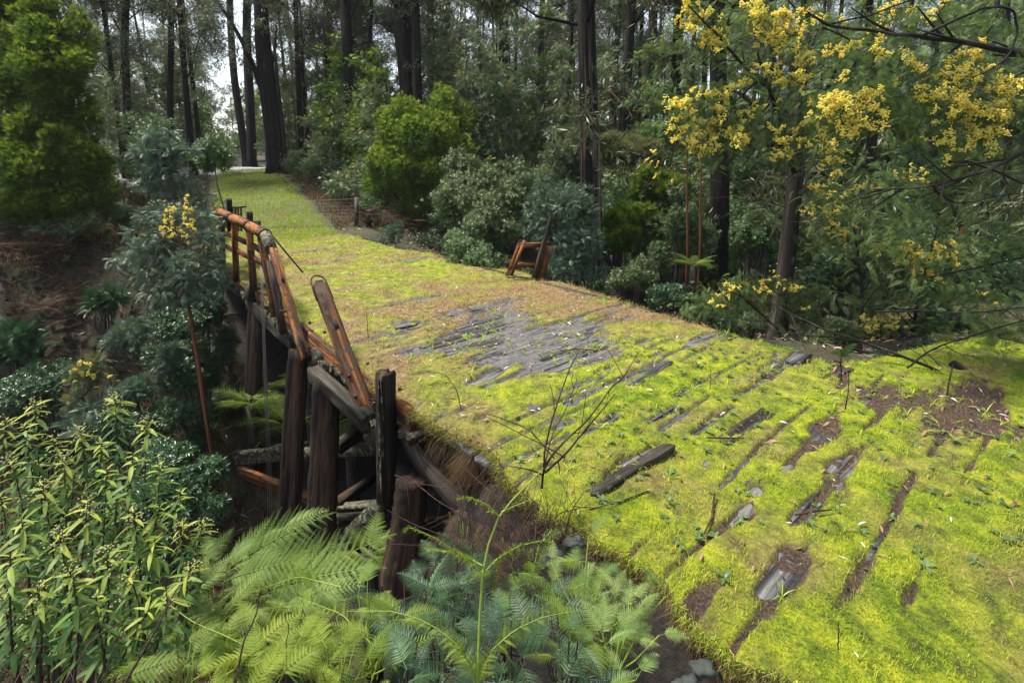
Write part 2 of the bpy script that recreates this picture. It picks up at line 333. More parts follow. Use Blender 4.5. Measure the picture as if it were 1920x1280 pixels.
def merge(Ts):
    V = []; F = []; n = 0; tp = []
    for v, f, t in Ts: V.append(v); F.append(f+n); tp.append(t); n += len(v)
    return np.concatenate(V), np.concatenate(F), np.concatenate(tp)
def xf(T, R, pos, s=1.): return (T[0]*s)@np.asarray(R).T+np.asarray(pos), T[1], T[2]
def T_tuft(n=16, seed=1, w_=.05, spread=.9, up=.6):            # needle-like tuft
    rg = R_(seed); V = []; F = []
    for i in range(n):
        a = rg.random()*6.28; e = rg.random()*spread; d = np.array([math.cos(a)*e, up+rg.random()*.5, math.sin(a)*e]); d = d/np.linalg.norm(d)*(.6+.5*rg.random())
        b = d*.15*rg.random(); x = nrm(np.cross(d, rg.normal(size=3)))*w_
        k = len(V); V += [b-x, b+x, d]; F.append((k, k+1, k+2))
    V = np.array(V); return V, np.array(F), V[:, 1]
def T_sprig(n=9, seed=1, leaf=.42, w_=.3, droop=0.):           # a short twig with small leaves around it
    rg = R_(seed); Ts = []; L = T_lance(w_, 2, .3)
    for i in range(n):
        y = .1+.9*i/n; a = i*2.4+rg.random(); d = nrm(np.array([math.cos(a), .55+.5*i/n-droop, math.sin(a)])+rg.normal(size=3)*.2)
        Ts.append(xf(L, frame(d, np.array([0, 1, .1])), (0, y*.6, 0), leaf*(.7+.5*rg.random())))
    return merge(Ts)
def T_hang(n=8, seed=1):                                       # eucalypt leaf bunch: narrow leaves hanging every way
    rg = R_(seed); Ts = []; L = T_lance(.17, 2, .3)
    for i in range(n):
        d = nrm(np.array([rg.normal()*.7, rg.normal()*.5, -.8+.7*rg.normal()])); Ts.append(xf(L, frame(d, rg.normal(size=3)), rg.normal(size=3)*.3, .6+.4*rg.random()))
    return merge(Ts)
def T_pinna(n=16, pl=.16, w_=.052, droop=.15, seed=0, curl=.15):   # once-divided feather, length 1
    rg = R_(seed); V = [(-.008, 0, 0), (.008, 0, 0), (0, 1, -droop)]; F = [(0, 1, 2)]
    for i in range(n):
        y = .04+.95*i/n; L = pl*(1.05-y)**.55*min(1, .55+y*3)*(.9+.2*rg.random()); z = -droop*y*y; ww = w_*(1.1-y*.7)
        for s in (-1, 1):
            a = len(V); dz = -L*curl*(1+rg.random())
            V += [(0, y-ww*.5, z), (0, y+ww*.45, z), (s*L*.6, y+L*.25+ww*.4, z+dz*.3+.01), (s*L, y+L*.42, z+dz), (s*L*.6, y+L*.2-ww*.45, z+dz*.3)]
            F += [(a, a+1, a+2), (a, a+2, a+4), (a+4, a+2, a+3)]
    V = np.array(V); return V, np.array(F), V[:, 1]
PIN = [T_pinna(24, .125, .024, .25, 1), T_pinna(22, .14, .026, .15, 2)]
def T_fernfrond(np_=14, seed=0, arch=.5, base=.2, fine=None):   # twice-divided frond, length 1
    rg = R_(seed); Ts = []; V = []; P = []
    for k in range(9):
        y = k/8; P.append((0, y*(1-.12*arch*y), -arch*.5*y*y))
    mb = MB(); tube(mb, P, np.linspace(.008, .002, 9), 4, close=False); v, f, _ = mb.arr(); Ts.append((v, f, v[:, 1]))
    P = np.array(P)
    for i in range(np_):
        y = base+(1-base)*i/np_; q = np.array([np.interp(y, np.linspace(0, 1, 9), P[:, j]) for j in range(3)])
        L = .42*(1.06-y)**.8*min(1, .7+(y-base)*1.5)*(.9+.2*rg.random())
        for s in (-1, 1):
            d = nrm(np.array([s*1., .5+.3*y, -.12-.22*rg.random()])); Ts.append(xf(PIN[(i+seed) % 2], frame(d, np.array([0, .1, 1.])+rg.normal(size=3)*.12), q, L))
    Ts.append(xf(PIN[0], frame(np.array([0, 1, -arch]), np.array([0, 0, 1.])), P[-2], .16))
    return merge(Ts)
TF = [T_frond(15, .024, .26, .45, 1), T_frond(14, .026, .24, .8, 2), T_frond(12, .03, .3, .3, 3)]
TFar = [T_frond(5, .12, .4, .4, 4), T_frond(6, .1, .36, .3, 5)]
TT = [T_tuft(16, 1), T_tuft(14, 2), T_tuft(18, 3)]
TTf = [T_tuft(9, 4, .08), T_tuft(8, 5, .09)]
TS = [T_sprig(9, 1), T_sprig(10, 2), T_sprig(8, 3, .5, .26)]
TH = [T_hang(9, 1), T_hang(8, 2), T_hang(10, 3)]
FF = [T_fernfrond(14, 1, .6), T_fernfrond(13, 2, 1.), T_fernfrond(15, 3, .4), T_fernfrond(12, 4, .8, .3)]
PF = [T_pinna(15, .26, .07, .3, 5), T_pinna(13, .3, .08, .5, 6)]      # simple coarse frond for far ferns
LANCE = T_lance(.2, 5, .6)
def ico():
    p = (1+5**.5)/2; V = nrm(np.array([(-1, p, 0), (1, p, 0), (-1, -p, 0), (1, -p, 0), (0, -1, p), (0, 1, p), (0, -1, -p), (0, 1, -p), (p, 0, -1), (p, 0, 1), (-p, 0, -1), (-p, 0, 1)]))
    F = np.array([(0, 11, 5), (0, 5, 1), (0, 1, 7), (0, 7, 10), (0, 10, 11), (1, 5, 9), (5, 11, 4), (11, 10, 2), (10, 7, 6), (7, 1, 8), (3, 9, 4), (3, 4, 2), (3, 2, 6), (3, 6, 8), (3, 8, 9), (4, 9, 5), (2, 4, 11), (6, 2, 10), (8, 6, 7), (9, 8, 1)])
    return V, F, V[:, 1]*0
ICO = ico()

def spread(mb, Ts, pos, dirs, ups, size, rg, tip=None):
    k = len(pos); ch = rg.integers(0, len(Ts), k); rnd = rg.random(k); size = np.broadcast_to(size, (k,)); tip = np.zeros(k) if tip is None else tip
    for i, T in enumerate(Ts):
        q = ch == i
        if q.any(): scat(mb, T, pos[q], frame(dirs[q], ups[q]), size[q], rnd[q], tip[q])
def lobes(mb, Ts, lob, n, size, rg, outb=.7, upb=.35, shell=.5, tipf=None, jit=.35, sub=0):
    """leaves over a union of ellipsoidal lobes [(centre, (rx,ry,rz))]; n leaves in all"""
    vol = np.array([l[1][0]*l[1][1]+l[1][1]*l[1][2]+l[1][0]*l[1][2] for l in lob]); cnt = np.maximum(3, (n*vol/vol.sum()).astype(int))
    if sub:                                     # each lobe breaks into smaller knobs
        nl = []
        for c, r in lob:
            r = np.asarray(r); nl.append((c, r*.72))
            for q in range(sub):
                d = nrm(rg.normal(size=3)+[0, -.3, .35]); nl.append((np.asarray(c)+d*r*(.6+.3*rg.random()), r*(.26+.2*rg.random())))
        lob = nl; vol = np.array([l[1][0]*l[1][1]+l[1][1]*l[1][2]+l[1][0]*l[1][2] for l in lob]); vol[::sub+1] *= .35; cnt = np.maximum(3, (n*vol/vol.sum()).astype(int))
    for (c, r), m in zip(lob, cnt):
        d = nrm(rg.normal(size=(m, 3))); rad = shell+(1-shell)*rg.random(m)**.6
        # knobbly surface
        kn = 1+.22*np.sin(d[:, 0]*7+c[0]*3)*np.sin(d[:, 1]*6+c[1])*np.sin(d[:, 2]*8+c[2]*5)
        p = np.asarray(c)+d*(rad*kn)[:, None]*np.asarray(r)
        dd = nrm(d*outb+np.array([0, 0, upb])+rg.normal(size=(m, 3))*jit)
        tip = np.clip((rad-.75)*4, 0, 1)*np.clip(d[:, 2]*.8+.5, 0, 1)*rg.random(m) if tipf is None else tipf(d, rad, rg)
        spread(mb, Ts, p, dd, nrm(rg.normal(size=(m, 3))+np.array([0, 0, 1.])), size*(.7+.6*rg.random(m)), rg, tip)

# ------------------------------------------------------------------ trees grown from a trunk, limbs and leaf clusters
def grow(seed, Ht, r0, cb, nbr, L, Ts, nleaf, lsize, elev=.5, droop=.2, clus=.45, lean=(0, 0), fork=0, top=.35, twist=.25, upb=.1, ntr=8):
    rg = R_(seed); wood = MB(); leaf = MB(); n = 12
    hs = np.linspace(0, 1, n); P = np.stack([lean[0]*hs**1.4*Ht+np.cumsum(rg.normal(0, .02, n))*Ht*twist*.3, lean[1]*hs**1.4*Ht+np.cumsum(rg.normal(0, .02, n))*Ht*twist*.3, hs*Ht-.3*(hs == 0)], -1)
    P[:, :2] -= P[0, :2]
    rad = r0*(1-hs*(1-top)); rad[0] *= 1.5; rad[-1] *= .4; tube(wood, P, rad, ntr, .06, seed, ribs=.08)
    cl = []
    def pt(h): return np.array([np.interp(h, hs, P[:, j]) for j in range(3)])
    for i in range(nbr):
        h = cb+(1-cb)*(i+rg.random())/nbr; a = i*2.4+rg.random()*1.2; l = L*(.55+.6*rg.random())*(1.05-.6*(h-cb)/(1-cb+1e-6)); e = elev*(.6+.8*rg.random())
        p = pt(h); d = np.array([math.cos(a)*math.cos(e), math.sin(a)*math.cos(e), math.sin(e)]); Q = [p]; m = 7
        for j in range(m):
            d = nrm(d+rg.normal(size=3)*.16+np.array([0, 0, -droop*.25*j/m*2])); Q.append(Q[-1]+d*l/m)
        Q = np.array(Q); tube(wood, Q, np.linspace(r0*.3*(1.1-h*.6), r0*.04, m+1), 5, close=False)
        for j in range(2, m+1): cl.append((Q[j], l*(.12+.1*rg.random())*clus*2.2, j/m))
        for q in range(3):                      # side twigs
            j = rg.integers(2, m); dd = nrm(d+rg.normal(size=3)*.7); E = Q[j]+dd*l*.35*(.6+.6*rg.random())
            tube(wood, [Q[j], (Q[j]+E)/2+rg.normal(size=3)*.05*l, E], [r0*.08, r0*.05, r0*.02], 4, close=False); cl.append((E, l*.16*clus*2.2, 1.)); cl.append(((E+Q[j])/2, l*.12*clus*2.2, .7))
    wts = np.array([c[1]**2*(.3+c[2]) for c in cl]); cnt = (nleaf*wts/wts.sum()).astype(int)+1
    for (c, r, k), m in zip(cl, cnt):
        d = rg.normal(size=(m, 3)); p = c+d*np.array([r, r, r*.7])*.62; dd = nrm(nrm(d)*.8+np.array([0, 0, upb])+rg.normal(size=(m, 3))*.45)
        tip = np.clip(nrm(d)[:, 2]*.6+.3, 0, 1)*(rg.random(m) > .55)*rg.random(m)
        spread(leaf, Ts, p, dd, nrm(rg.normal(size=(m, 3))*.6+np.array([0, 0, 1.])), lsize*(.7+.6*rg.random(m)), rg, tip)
    return wood, leaf, cl
def tree(name, label, cat, loc, wood, leaf, wm, lm, group=None, rz=0, s=1., blossom=None):
    r = root(name, loc, label, cat, group); r.rotation_euler = (0, 0, rz); r.scale = (s, s, s)
    if wood is not None and wood.n: wood.build('trunk', M[wm], r, True)
    if leaf is not None and leaf.n: leaf.build('foliage', M[lm], r)
    if blossom is not None and blossom.n: blossom.build('blossom', M['blossom'], r)
    return r

# ================================================================== THE GROUND
def road_near(x): return 23.6+np.clip(x+22, 0, 20)*.62
def pathx(y): return -6.6+(y-14)*(-8.9/16)
def build_ground():
    q = np.linspace(-1, 1, 340); xs = np.sign(q)*(np.abs(q)*12+np.abs(q)**4*150)-1.5
    r = np.linspace(0, 1, 380); ys = -8+r*34+r**4*190
    X, Y = np.meshgrid(xs, ys); s, t = ST(X, Y); Z = H(X, Y)
    cor = sm(-.3, -.1, t)*sm(4.9, 4.5, t)*sm(13.4, 12.6, s)*(s < .2)
    Z = Z-cor*.09
    pw = 1.9-.02*(Y-14); pg = sm(pw+.5, pw-.2, np.abs(X-pathx(Y)))*sm(12.3, 13.4, s)*sm(31, 29, Y)
    bridge_hole = (s > .2) & (s < 12.6)
    grn = .28+.0*X; grn = np.maximum(grn, pg); nb = (s < .3)*sm(.1, .3, t)*(1-sm(4.2, 4.5, t)*sm(-1.5, -.7, s)); grn = np.maximum(grn, nb*.9)
    grn = grn*(1-sm(.1, -.1, t)*(s < 4)); lb = sm(-.5, -2, t)*(s > 3); grn = grn*(1-lb)+lb*(.12+.55*sm(15.2, 17, s)*sm(21, 18, s))
    grn = grn*(1-.75*sm(5.2, 6.5, t))
    rd = sm(-.4, .4, Y-road_near(X))*sm(38.5, 37.5, Y)*sm(-13.2, -14.2, X); grn = np.maximum(grn, sm(35, 36, Y)*sm(41, 39, Y)*sm(-13, -15, X))
    A = np.stack([grn, rd, sm(.15, -.1, t)*sm(4.5, 3, s)*sm(-4, -2, t)+((t > -.1) & (t < 4.6))*sm(.1, .3, s)*sm(12.5, 11.5, s)], -1).reshape(-1, 3)  # third channel: mask of the shade painted into the ground colour
    n, m = X.shape; i, j = np.meshgrid(np.arange(n-1), np.arange(m-1), indexing='ij'); a = (i*m+j).ravel()
    F = np.concatenate([np.stack([a, a+1, a+m+1], -1), np.stack([a, a+m+1, a+m], -1)])
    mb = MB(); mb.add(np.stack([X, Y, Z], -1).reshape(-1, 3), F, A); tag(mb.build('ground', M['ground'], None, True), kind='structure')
build_ground()

# ================================================================== MOSS SHEET over the deck and the approach
bare_px = [  # u, v, half-length across the bridge, half-width along it, strength
 (1030, 640, .8, .5, 1.8), (920, 610, .7, .4, 1.3), (1090, 668, .6, .3, 1.5), (960, 665, .6, .3, 1.), (830, 650, .6, .3, 1), (940, 575, .5, .25, .9), (760, 610, .25, .2, .9), (870, 585, .5, .25, .9), (720, 578, .4, .13, 1.1), (800, 562, .4, .1, 1),
 (905, 712, .32, .1, 1.3), (985, 705, .4, .07, 1.2), (1060, 735, .4, .05, .9), (1215, 694, .42, .06, 1.4), (1120, 735, .45, .06, 1.1), (1290, 655, .4, .06, .9), (1320, 636, .3, .09, 1.2),
 (690, 640, .3, .15, .7), (640, 490, .7, .18, .8), (760, 490, .5, .3, .6), (560, 445, .6, .25, .9), (600, 470, .6, .12, .8),
 (1170, 880, .35, .07, 1.2), (1225, 835, .3, .05, 1.), (1140, 790, .35, .05, 1), (1060, 800, .2, .05, .8), (1240, 780, .35, .05, .9), (1330, 790, .35, .06, 1.1), (1400, 800, .35, .07, 1.2), (1280, 865, .3, .04, .9),
 (1590, 870, .36, .075, 1.4), (1520, 950, .3, .07, 1.1), (1390, 975, .28, .05, 1.2), (1480, 1060, .28, .1, 1.3), (1430, 1110, .2, .08, 1), (1560, 800, .3, .1, 1.1), (1530, 830, .2, .06, 1), (1670, 920, .25, .07, .9), (1700, 860, .25, .06, .7),
 (1450, 690, .4, .12, 1.1), (1500, 670, .35, .15, 1.2), (1570, 700, .3, .12, 1.1), (1400, 730, .4, .06, .9), (1640, 1110, .15, .1, .6),
 (1640, 745, .35, .15, 1.2), (1720, 755, .4, .12, 1.3), (1800, 775, .5, .15, 1.2), (1880, 800, .5, .15, 1.2), (1760, 800, .3, .1, 1), (1840, 740, .6, .2, 1.1), (1690, 800, .2, .06, .7),
 (1210, 640, .3, .08, .8), (1180, 600, .3, .1, .7), (1300, 1150, .2, .12, 1.2)]
BP = []
for u, v, lt, ls, k in bare_px:
    p = on_z(u, v); s, t = ST(p[0], p[1]); BP.append((s, t, lt, ls, k))
def bare_f(s, t):
    b = np.zeros_like(s); wob = (fbm(t*1.6, s*5, 3, 3)-.5)
    for s0, t0, lt, ls, k in BP:
        q = ((t-t0)/lt)**2+((s-s0+wob*.25*ls/.1*.3)/ls)**2; m = q < 5; b[m] += k*np.exp(-q[m])
    n1 = fbm(t*1.7+5, s*13, 5, 5)-.5; n2 = fbm(t*.9, s*6, 4, 9)-.5
    fr = (s+.02*np.sin(t*2)+n2*.05)/.235; fr = np.abs(fr-np.floor(fr)-.5); line = np.exp(-((.5-fr)/.11)**2)      # gaps between planks
    seg = fbm(t*.9+3, np.floor((s+.02)/.235+.5)*3.7, 2, 15)
    b = np.minimum(b, 1.7)*.95+n1*(1.4*np.minimum(1, b+.35))+n2*.9+line*(1.25*sm(.44, .62, seg))*(.4+.6*sm(5, 2, s))*sm(-2.6, -1.4, s)*sm(4.6, 4, t)
    b = b+np.clip((fbm(s*8, t*6, 3, 97)-.58)*4, 0, .45)
    return np.clip((b-.52)*3.2, 0, 1)
def dry_f(s, t):
    d = .12+.22*sm(.3, 1.5, s)*sm(4.4, 2, t)+.0*s
    for u, v, lt, ls, k in ((1040, 545, 1.3, 1.6, 1.), (1180, 580, .5, 1., .9), (1290, 600, .3, .6, .8), (620, 470, 2.2, 2.6, .35), (820, 590, 1.5, 1.2, .55), (760, 780, .35, .7, .75), (850, 480, .7, 1.6, .7), (740, 690, .3, .5, .5), (880, 880, .25, .5, .55), (1400, 800, 1.2, .5, .25), (1500, 680, .6, .3, .5), (1470, 1070, .4, .15, .4), (1800, 770, 1.5, .3, .5), (1360, 1120, .4, .2, .5)):
        p = on_z(u, v); s0, t0 = ST(p[0], p[1]); d = d+k*np.exp(-((t-t0)/lt)**2-((s-s0)/ls)**2)
    return np.clip(d+(fbm(s*2.5, t*2.5, 4, 21)-.5)*1.5, 0, 1)
def edge_l(s): return (-.06+(fbm(s*1.7, s*0, 3, 31)-.5)*.16)*(s > -.05)+(.0+(fbm(s*2.2, s*0, 3, 33)-.5)*.3)*(s <= -.05)+.12*np.exp(-((s-.9)/.5)**2)
def edge_r(s): return np.where(s > -.45, 4.32+.25*np.exp(-((s-4.5)/2.)**2)-.5*sm(5, 11, s)+(fbm(s*1.3, s*0, 3, 35)-.5)*.3, 4.32+2.9*sm(-.45, -1.6, s))
def moss_z(s, t):
    b = bare_f(s, t); z = .012+.045*(fbm(s*4, t*4, 4, 41)-.4)+.02*fbm(s*16, t*16, 3, 43)-.046*b*(s > -.4)-.03*b*(s <= -.4)
    z = z+.05*(fbm(s*1.1, t*.8, 2, 47)-.5)
    el = edge_l(s); er = edge_r(s)
    z = z-.5*np.clip(.07-(t-el), 0, .2)**1.*(s > -5)-.4*np.clip(.12-(er-t), 0, .2)
    z = z-sm(5.2, 8, t)*.12
    return z, b
def build_moss():
    ss = np.concatenate([np.arange(-4.5, 3, .02), np.arange(3, 13.6, .045)]); q = np.linspace(0, 1, 170)
    S = np.repeat(ss[:, None], len(q), 1); el = edge_l(ss); er = edge_r(ss); T = el[:, None]+(er-el)[:, None]*q[None]
    Z, B = moss_z(S, T); D = dry_f(S, T); cap = sm(.2, -.2, S)
    X = O2[0]+S*SV[0]+T*TV[0]; Y = O2[1]+S*SV[1]+T*TV[1]
    gz = sm(.15, .5, B+.25*(fbm(S*9, T*5, 4, 83)-.5))*sm(-.1, .3, S); A = np.stack([D, np.clip(B*1.3, 0, 1)*np.maximum(cap, .55), gz*.95], -1)
    n, m = X.shape; i, j = np.meshgrid(np.arange(n-1), np.arange(m-1), indexing='ij'); a = (i*m+j).ravel()
    F = np.concatenate([np.stack([a, a+m+1, a+1], -1), np.stack([a, a+m, a+m+1], -1)])
    # turned down skirts at both long edges
    P = np.stack([X, Y, Z], -1); mb = MB(); mb.add(P.reshape(-1, 3), F, A.reshape(-1, 3))
    for col, dr in ((0, -1), (m-1, 1)):
        e = P[:, col]; r1 = e+np.array([TV[0]*dr*.02, TV[1]*dr*.02, 0])+np.stack([0*ss, 0*ss, -.05-.05*fbm(ss*9, ss*0, 3, 3)], -1)
        V = np.concatenate([e, r1]); k = np.arange(n-1); Fs = np.concatenate([np.stack([k, k+1, k+n+1], -1), np.stack([k, k+n+1, k+n], -1)]); mb.add(V, Fs, np.tile([[.6, .3, 0]], (2*n, 1)))
    tag(mb.build('moss', M['moss'], None, True), 'yellow green moss carpet over the old bridge deck and the track', 'moss', kind='stuff')
build_moss()

def grass_blades(name, label, specs, mat='grassm', cat='grass'):
    """specs: (s0,s1,t0,t1,density,height,width)"""
    mb = MB()
    for k, (s0, s1, t0, t1, dens, hh, ww) in enumerate(specs):
        rg = R_(900+k); n = int((s1-s0)*(t1-t0)*dens); s = s0+(s1-s0)*rg.random(n); t = t0+(t1-t0)*rg.random(n)
        # clumping
        cl = fbm(s*5, t*5, 3, 51); keep = rg.random(n) < np.clip(cl*3.2-1.1, .03, 1); el = edge_l(s); er = edge_r(s); z, b = moss_z(s, t)
        keep &= (t > el-.015) & (t < er) & (rg.random(n) > b*np.where(s < -.3, .93, 1.2)); s, t, z, b, cl = s[keep], t[keep], z[keep], b[keep], cl[keep]; n = len(s)
        D = dry_f(s, t); rag = np.exp(-((t-edge_l(s))/.14)**2)*(s > -.1)+np.exp(-((t-edge_r(s))/.3)**2)*.7
        h = hh*(.45+.9*rg.random(n)**2)*(1+1.6*np.clip(D-.55, 0, 1)+1.3*rag*(rg.random(n)))*(.6+.8*fbm(s*2, t*2, 2, 57)); wd = ww*(.6+.8*rg.random(n))
        a = rg.random(n)*6.283; lean = .25+.75*rg.random(n); dx = np.cos(a)*lean*h; dy = np.sin(a)*lean*h
        X = O2[0]+s*SV[0]+t*TV[0]; Y = O2[1]+s*SV[1]+t*TV[1]; b2 = rg.random(n)*6.283; wx = np.cos(b2)*wd*.5; wy = np.sin(b2)*wd*.5
        V = np.stack([np.stack([X-wx, Y-wy, z-.006], -1), np.stack([X+wx, Y+wy, z-.006], -1), np.stack([X+dx*.4+wx*.7, Y+dy*.4+wy*.7, z+h*.6], -1), np.stack([X+dx*.4-wx*.7, Y+dy*.4-wy*.7, z+h*.6], -1), np.stack([X+dx, Y+dy, z+h*(.95-.35*lean)], -1)], 1)
        F = np.array([[0, 1, 2], [0, 2, 3], [3, 2, 4]])[None]+(np.arange(n)*5)[:, None, None]
        r = rg.random(n); dd = np.clip((D-.35)*1.5+rg.normal(size=n)*.22, 0, 1); A = np.zeros((n, 5, 3)); A[..., 0] = ((r-.5)*.6+.55+(fbm(s*2.6, t*2.6, 4, 61)-.5)*2.2)[:, None].clip(0, 1); A[..., 2] = dd[:, None]
        mb.add(V.reshape(-1, 3), F.reshape(-1, 3), A.reshape(-1, 3))
    tag(mb.build(name, M[mat]), label, cat, kind='stuff')
grass_blades('grass', 'short yellow green grass growing through the moss on the deck and track',
    [(-4.4, -.9, -.1, 7, 9500, .034, .0032), (-.9, .8, -.15, 6.5, 6000, .032, .0036), (.8, 4, -.15, 4.8, 2600, .034, .005), (4, 8, -.15, 4.8, 1500, .04, .008), (8, 13.5, -.15, 4.6, 900, .05, .012)])
def path_grass():
    rg = R_(77); mb = MB(); n = 26000; y = 13.8+rg.random(n)**1.3*17; x = pathx(y)+(rg.random(n)-.5)*2*(2.0-.02*(y-14)); z = H(x, y)
    T = (np.array([(-.5, 0, 0), (.5, 0, 0), (0, 1, .3)]), np.array([(0, 1, 2)]), np.array([0, 0, 1.])); d = nrm(np.stack([rg.normal(size=n)*.5, rg.normal(size=n)*.5, np.ones(n)], -1))
    q = np.stack([np.full(n, .022), .05+.07*rg.random(n), np.full(n, .05)], -1); scat(mb, T, np.stack([x, y, z-.01], -1), frame(d, nrm(rg.normal(size=(n, 3)))), q, rg.random(n), np.clip(rg.normal(size=n)*.2+.15, 0, 1))
    tag(mb.build('path_grass', M['grassm']), 'mown looking green grass strip leading from the bridge up to the gravel road', 'grass', kind='stuff')
path_grass()

# ================================================================== THE BRIDGE
br = root('timber_bridge', W(6, 2, 0), 'old wooden trestle bridge with mossy deck and rust coloured kerb, crossing the gully', 'bridge')
INV = br.location.copy()
def bpart(mb, name, mat, label=None, parent=None, smooth=False):
    o = mb.build(name, M[mat], parent or br, smooth)
    if parent is None: o.location = -INV
    if label: o['label'] = label
    return o
# deck planks
mb = MB(); rg = R_(5); s = -2.6; k = 0
while s < 12.6:
    wd = .17+.06*rg.random(); z = -.03+rg.normal()*.0035; t0 = -.02+rg.random()*.02 if s > 0 else .1+rg.random()*.2; t1 = (4.25-.45*max(0, s-5)/7 if s > -.3 else 4.3)+rg.normal()*.05
    beam(mb, W(s, t0, z-.02), W(s+rg.normal()*.012, t1, z-.02+rg.normal()*.004), wd-.012, .075, jit=.006, seed=k, seg=.35); s += wd; k += 1
bpart(mb, 'deck', 'plank', 'weathered grey planks showing through the moss')
# lower layer with rough lichen covered ends
mb = MB(); s = 1.75; k = 0
while s < 12.4:
    wd = .1+.08*rg.random(); beam(mb, W(s, -.1+rg.random()*.05, -.255+rg.normal()*.01), W(s, 4.1, -.25), wd*.93, .12+.03*rg.random(), jit=.016, seed=k+300, seg=.5 if k % 2 else 4., rag=(.05, 0)); s += wd; k += 1
bpart(mb, 'deck_edge', 'lichen_wood', 'rough plank ends crusted with grey lichen')
# kerb boards
for i, (a, b) in enumerate(((1.72, 3.05), (3.08, 4.5), (4.53, 6.1), (6.13, 7.9), (7.93, 9.6), (9.63, 12.2))):
    mb = MB(); beam(mb, W(a, -.055, -.085+rg.normal()*.008), W(b, -.055, -.085+rg.normal()*.008), .07, .21, jit=.006, seed=i+40, rag=(.05, .02)); bpart(mb, 'kerb_board', 'rust_wood')
mb = MB(); beam(mb, W(2, 4.3, -.07), W(12.2, 3.85, -.07), .1, .2, seed=77); bpart(mb, 'kerb_board', 'dark_wood')
# kerb bolts
for i, sx in enumerate((2.1, 2.5, 2.95, 3.4, 3.8, 4.3, 4.8)):
    mb = MB(); c = W(sx+rg.normal()*.03, .03+rg.random()*.03, .0); tube(mb, [c, c+[0, 0, .05]], [.009, .009], 6); tube(mb, [c+[0, 0, .045], c+[0, 0, .065]], [.022, .022], 6); bpart(mb, 'bolt', 'iron')
# girders and crossheads
for i, (t, r) in enumerate(((.28, .19), (1.5, .2), (2.8, .2), (4.0, .18))):
    mb = MB(); P = [W(q, t+.03*math.sin(q*3+i), -.53) for q in np.linspace(1.45 if i == 0 else .2, 12.6, 26)]; tube(mb, P, r, 12, .05, i, ribs=.05); bpart(mb, 'girder', 'dark_wood', smooth=True)
for i, (u, v) in enumerate(((600, 672), (475, 546), (720, 800))):
    p = on_t(u, v, -.08); mb = MB(); s0 = ST(p[0], p[1])[0]; beam(mb, W(s0, -.14-.05*i, p[2]), W(s0, 4.3, -.85), .3, .27, jit=.01, seed=60+i, seg=.3); bpart(mb, 'crosshead', 'dark_wood')
# piles (px top, px bottom, depths, width px)
def long_px(mb, u0, v0, d0, u1, v1, d1, r, seed, n=14, ext=0., ribs=.12, bump=.05, sides=14):
    p0, p1 = at_d(u0, v0, d0), at_d(u1, v1, d1); p1 = p1+(p1-p0)*ext; q = np.linspace(0, 1, n)[:, None]; P = p0+(p1-p0)*q
    P = P+np.stack([np.sin(q[:, 0]*5+seed)*.012, 0*q[:, 0], 0*q[:, 0]], -1); tube(mb, P, r, sides, bump, seed, ribs=ribs)
for i, (u0, v0, d0, u1, v1, d1, wp, ex) in enumerate(((482, 560, 9.6, 467, 1001, 9.4, 28, .12), (562, 655, 7.6, 541, 965, 7.5, 37, .3), (612, 715, 6.1, 596, 1044, 6.0, 50, .2), (772, 900, 4.75, 752, 1060, 4.7, 60, .25))):
    mb = MB(); r = wp/950*d0/2; long_px(mb, u0, v0, d0, u1, v1, d1, np.linspace(r*.93, r*1.12, 22), i+3, 22, ex, bump=.07, sides=22); o = bpart(mb, 'pile', 'pile_wood' if i < 3 else 'pile_dark', ['thin far outer pile', 'leaning brown pile with dark cracks', 'thick pile with an orange streak', 'near dark pile under the abutment'][i], smooth=True)
for i, (s, t) in enumerate(((1.9, 1.6), (1.9, 3.), (4.4, 1.7), (4.4, 3.2), (6.2, 1.8), (6.2, 3.4), (8.9, 2.), (8.9, 3.4), (11., .4), (11, 2))):
    mb = MB(); z1 = Hf(*W(s, t)[:2])-.5; tube(mb, [W(s, t, -.6), W(s, t+.05, (z1-.6)/2), W(s, t+.1, z1)], [.15, .16, .18], 10, .05, i, ribs=.1); bpart(mb, 'pile', 'dark_wood', smooth=True)
# walings and braces
def bx(u0, v0, d0, u1, v1, d1, hp, name, mat, seed, wd=.12, lab=None):
    mb = MB(); d = (d0+d1)/2; beam(mb, at_d(u0, v0, d0), at_d(u1, v1, d1), wd, hp/950*d, jit=.012, seed=seed, rag=(.03, .03)); bpart(mb, name, mat, lab)
bx(443, 857, 9.1, 545, 848, 8.6, 24, 'waling', 'lichen_wood', 1); bx(545, 853, 8.1, 712, 838, 7.0, 22, 'waling', 'lichen_wood', 2); bx(495, 840, 9.6, 712, 826, 7.6, 12, 'waling', 'dark_wood', 3)
bx(451, 884, 9., 588, 936, 8.2, 20, 'brace', 'rust_wood', 4, .08, 'brown cross brace below the waling'); bx(627, 950, 6.8, 716, 945, 6.2, 9, 'waling', 'lichen_wood', 5); bx(627, 966, 6.8, 716, 962, 6.2, 14, 'waling', 'dark_wood', 6); bx(627, 982, 6.9, 716, 978, 6.4, 8, 'waling', 'pile_wood', 16)
bx(631, 945, 6.7, 705, 893, 7.4, 15, 'brace', 'pile_wood', 7); bx(633, 838, 6.9, 688, 800, 7.6, 22, 'brace', 'dark_wood', 8); bx(467, 566, 9.3, 549, 640, 7.8, 27, 'brace', 'dark_wood', 9, .12); bx(588, 700, 6.2, 690, 792, 5.2, 30, 'brace', 'dark_wood', 10, .14, 'dark diagonal brace with a pale sawn end')
bx(500, 790, 8.8, 550, 745, 9.4, 16, 'brace', 'dark_wood', 14)
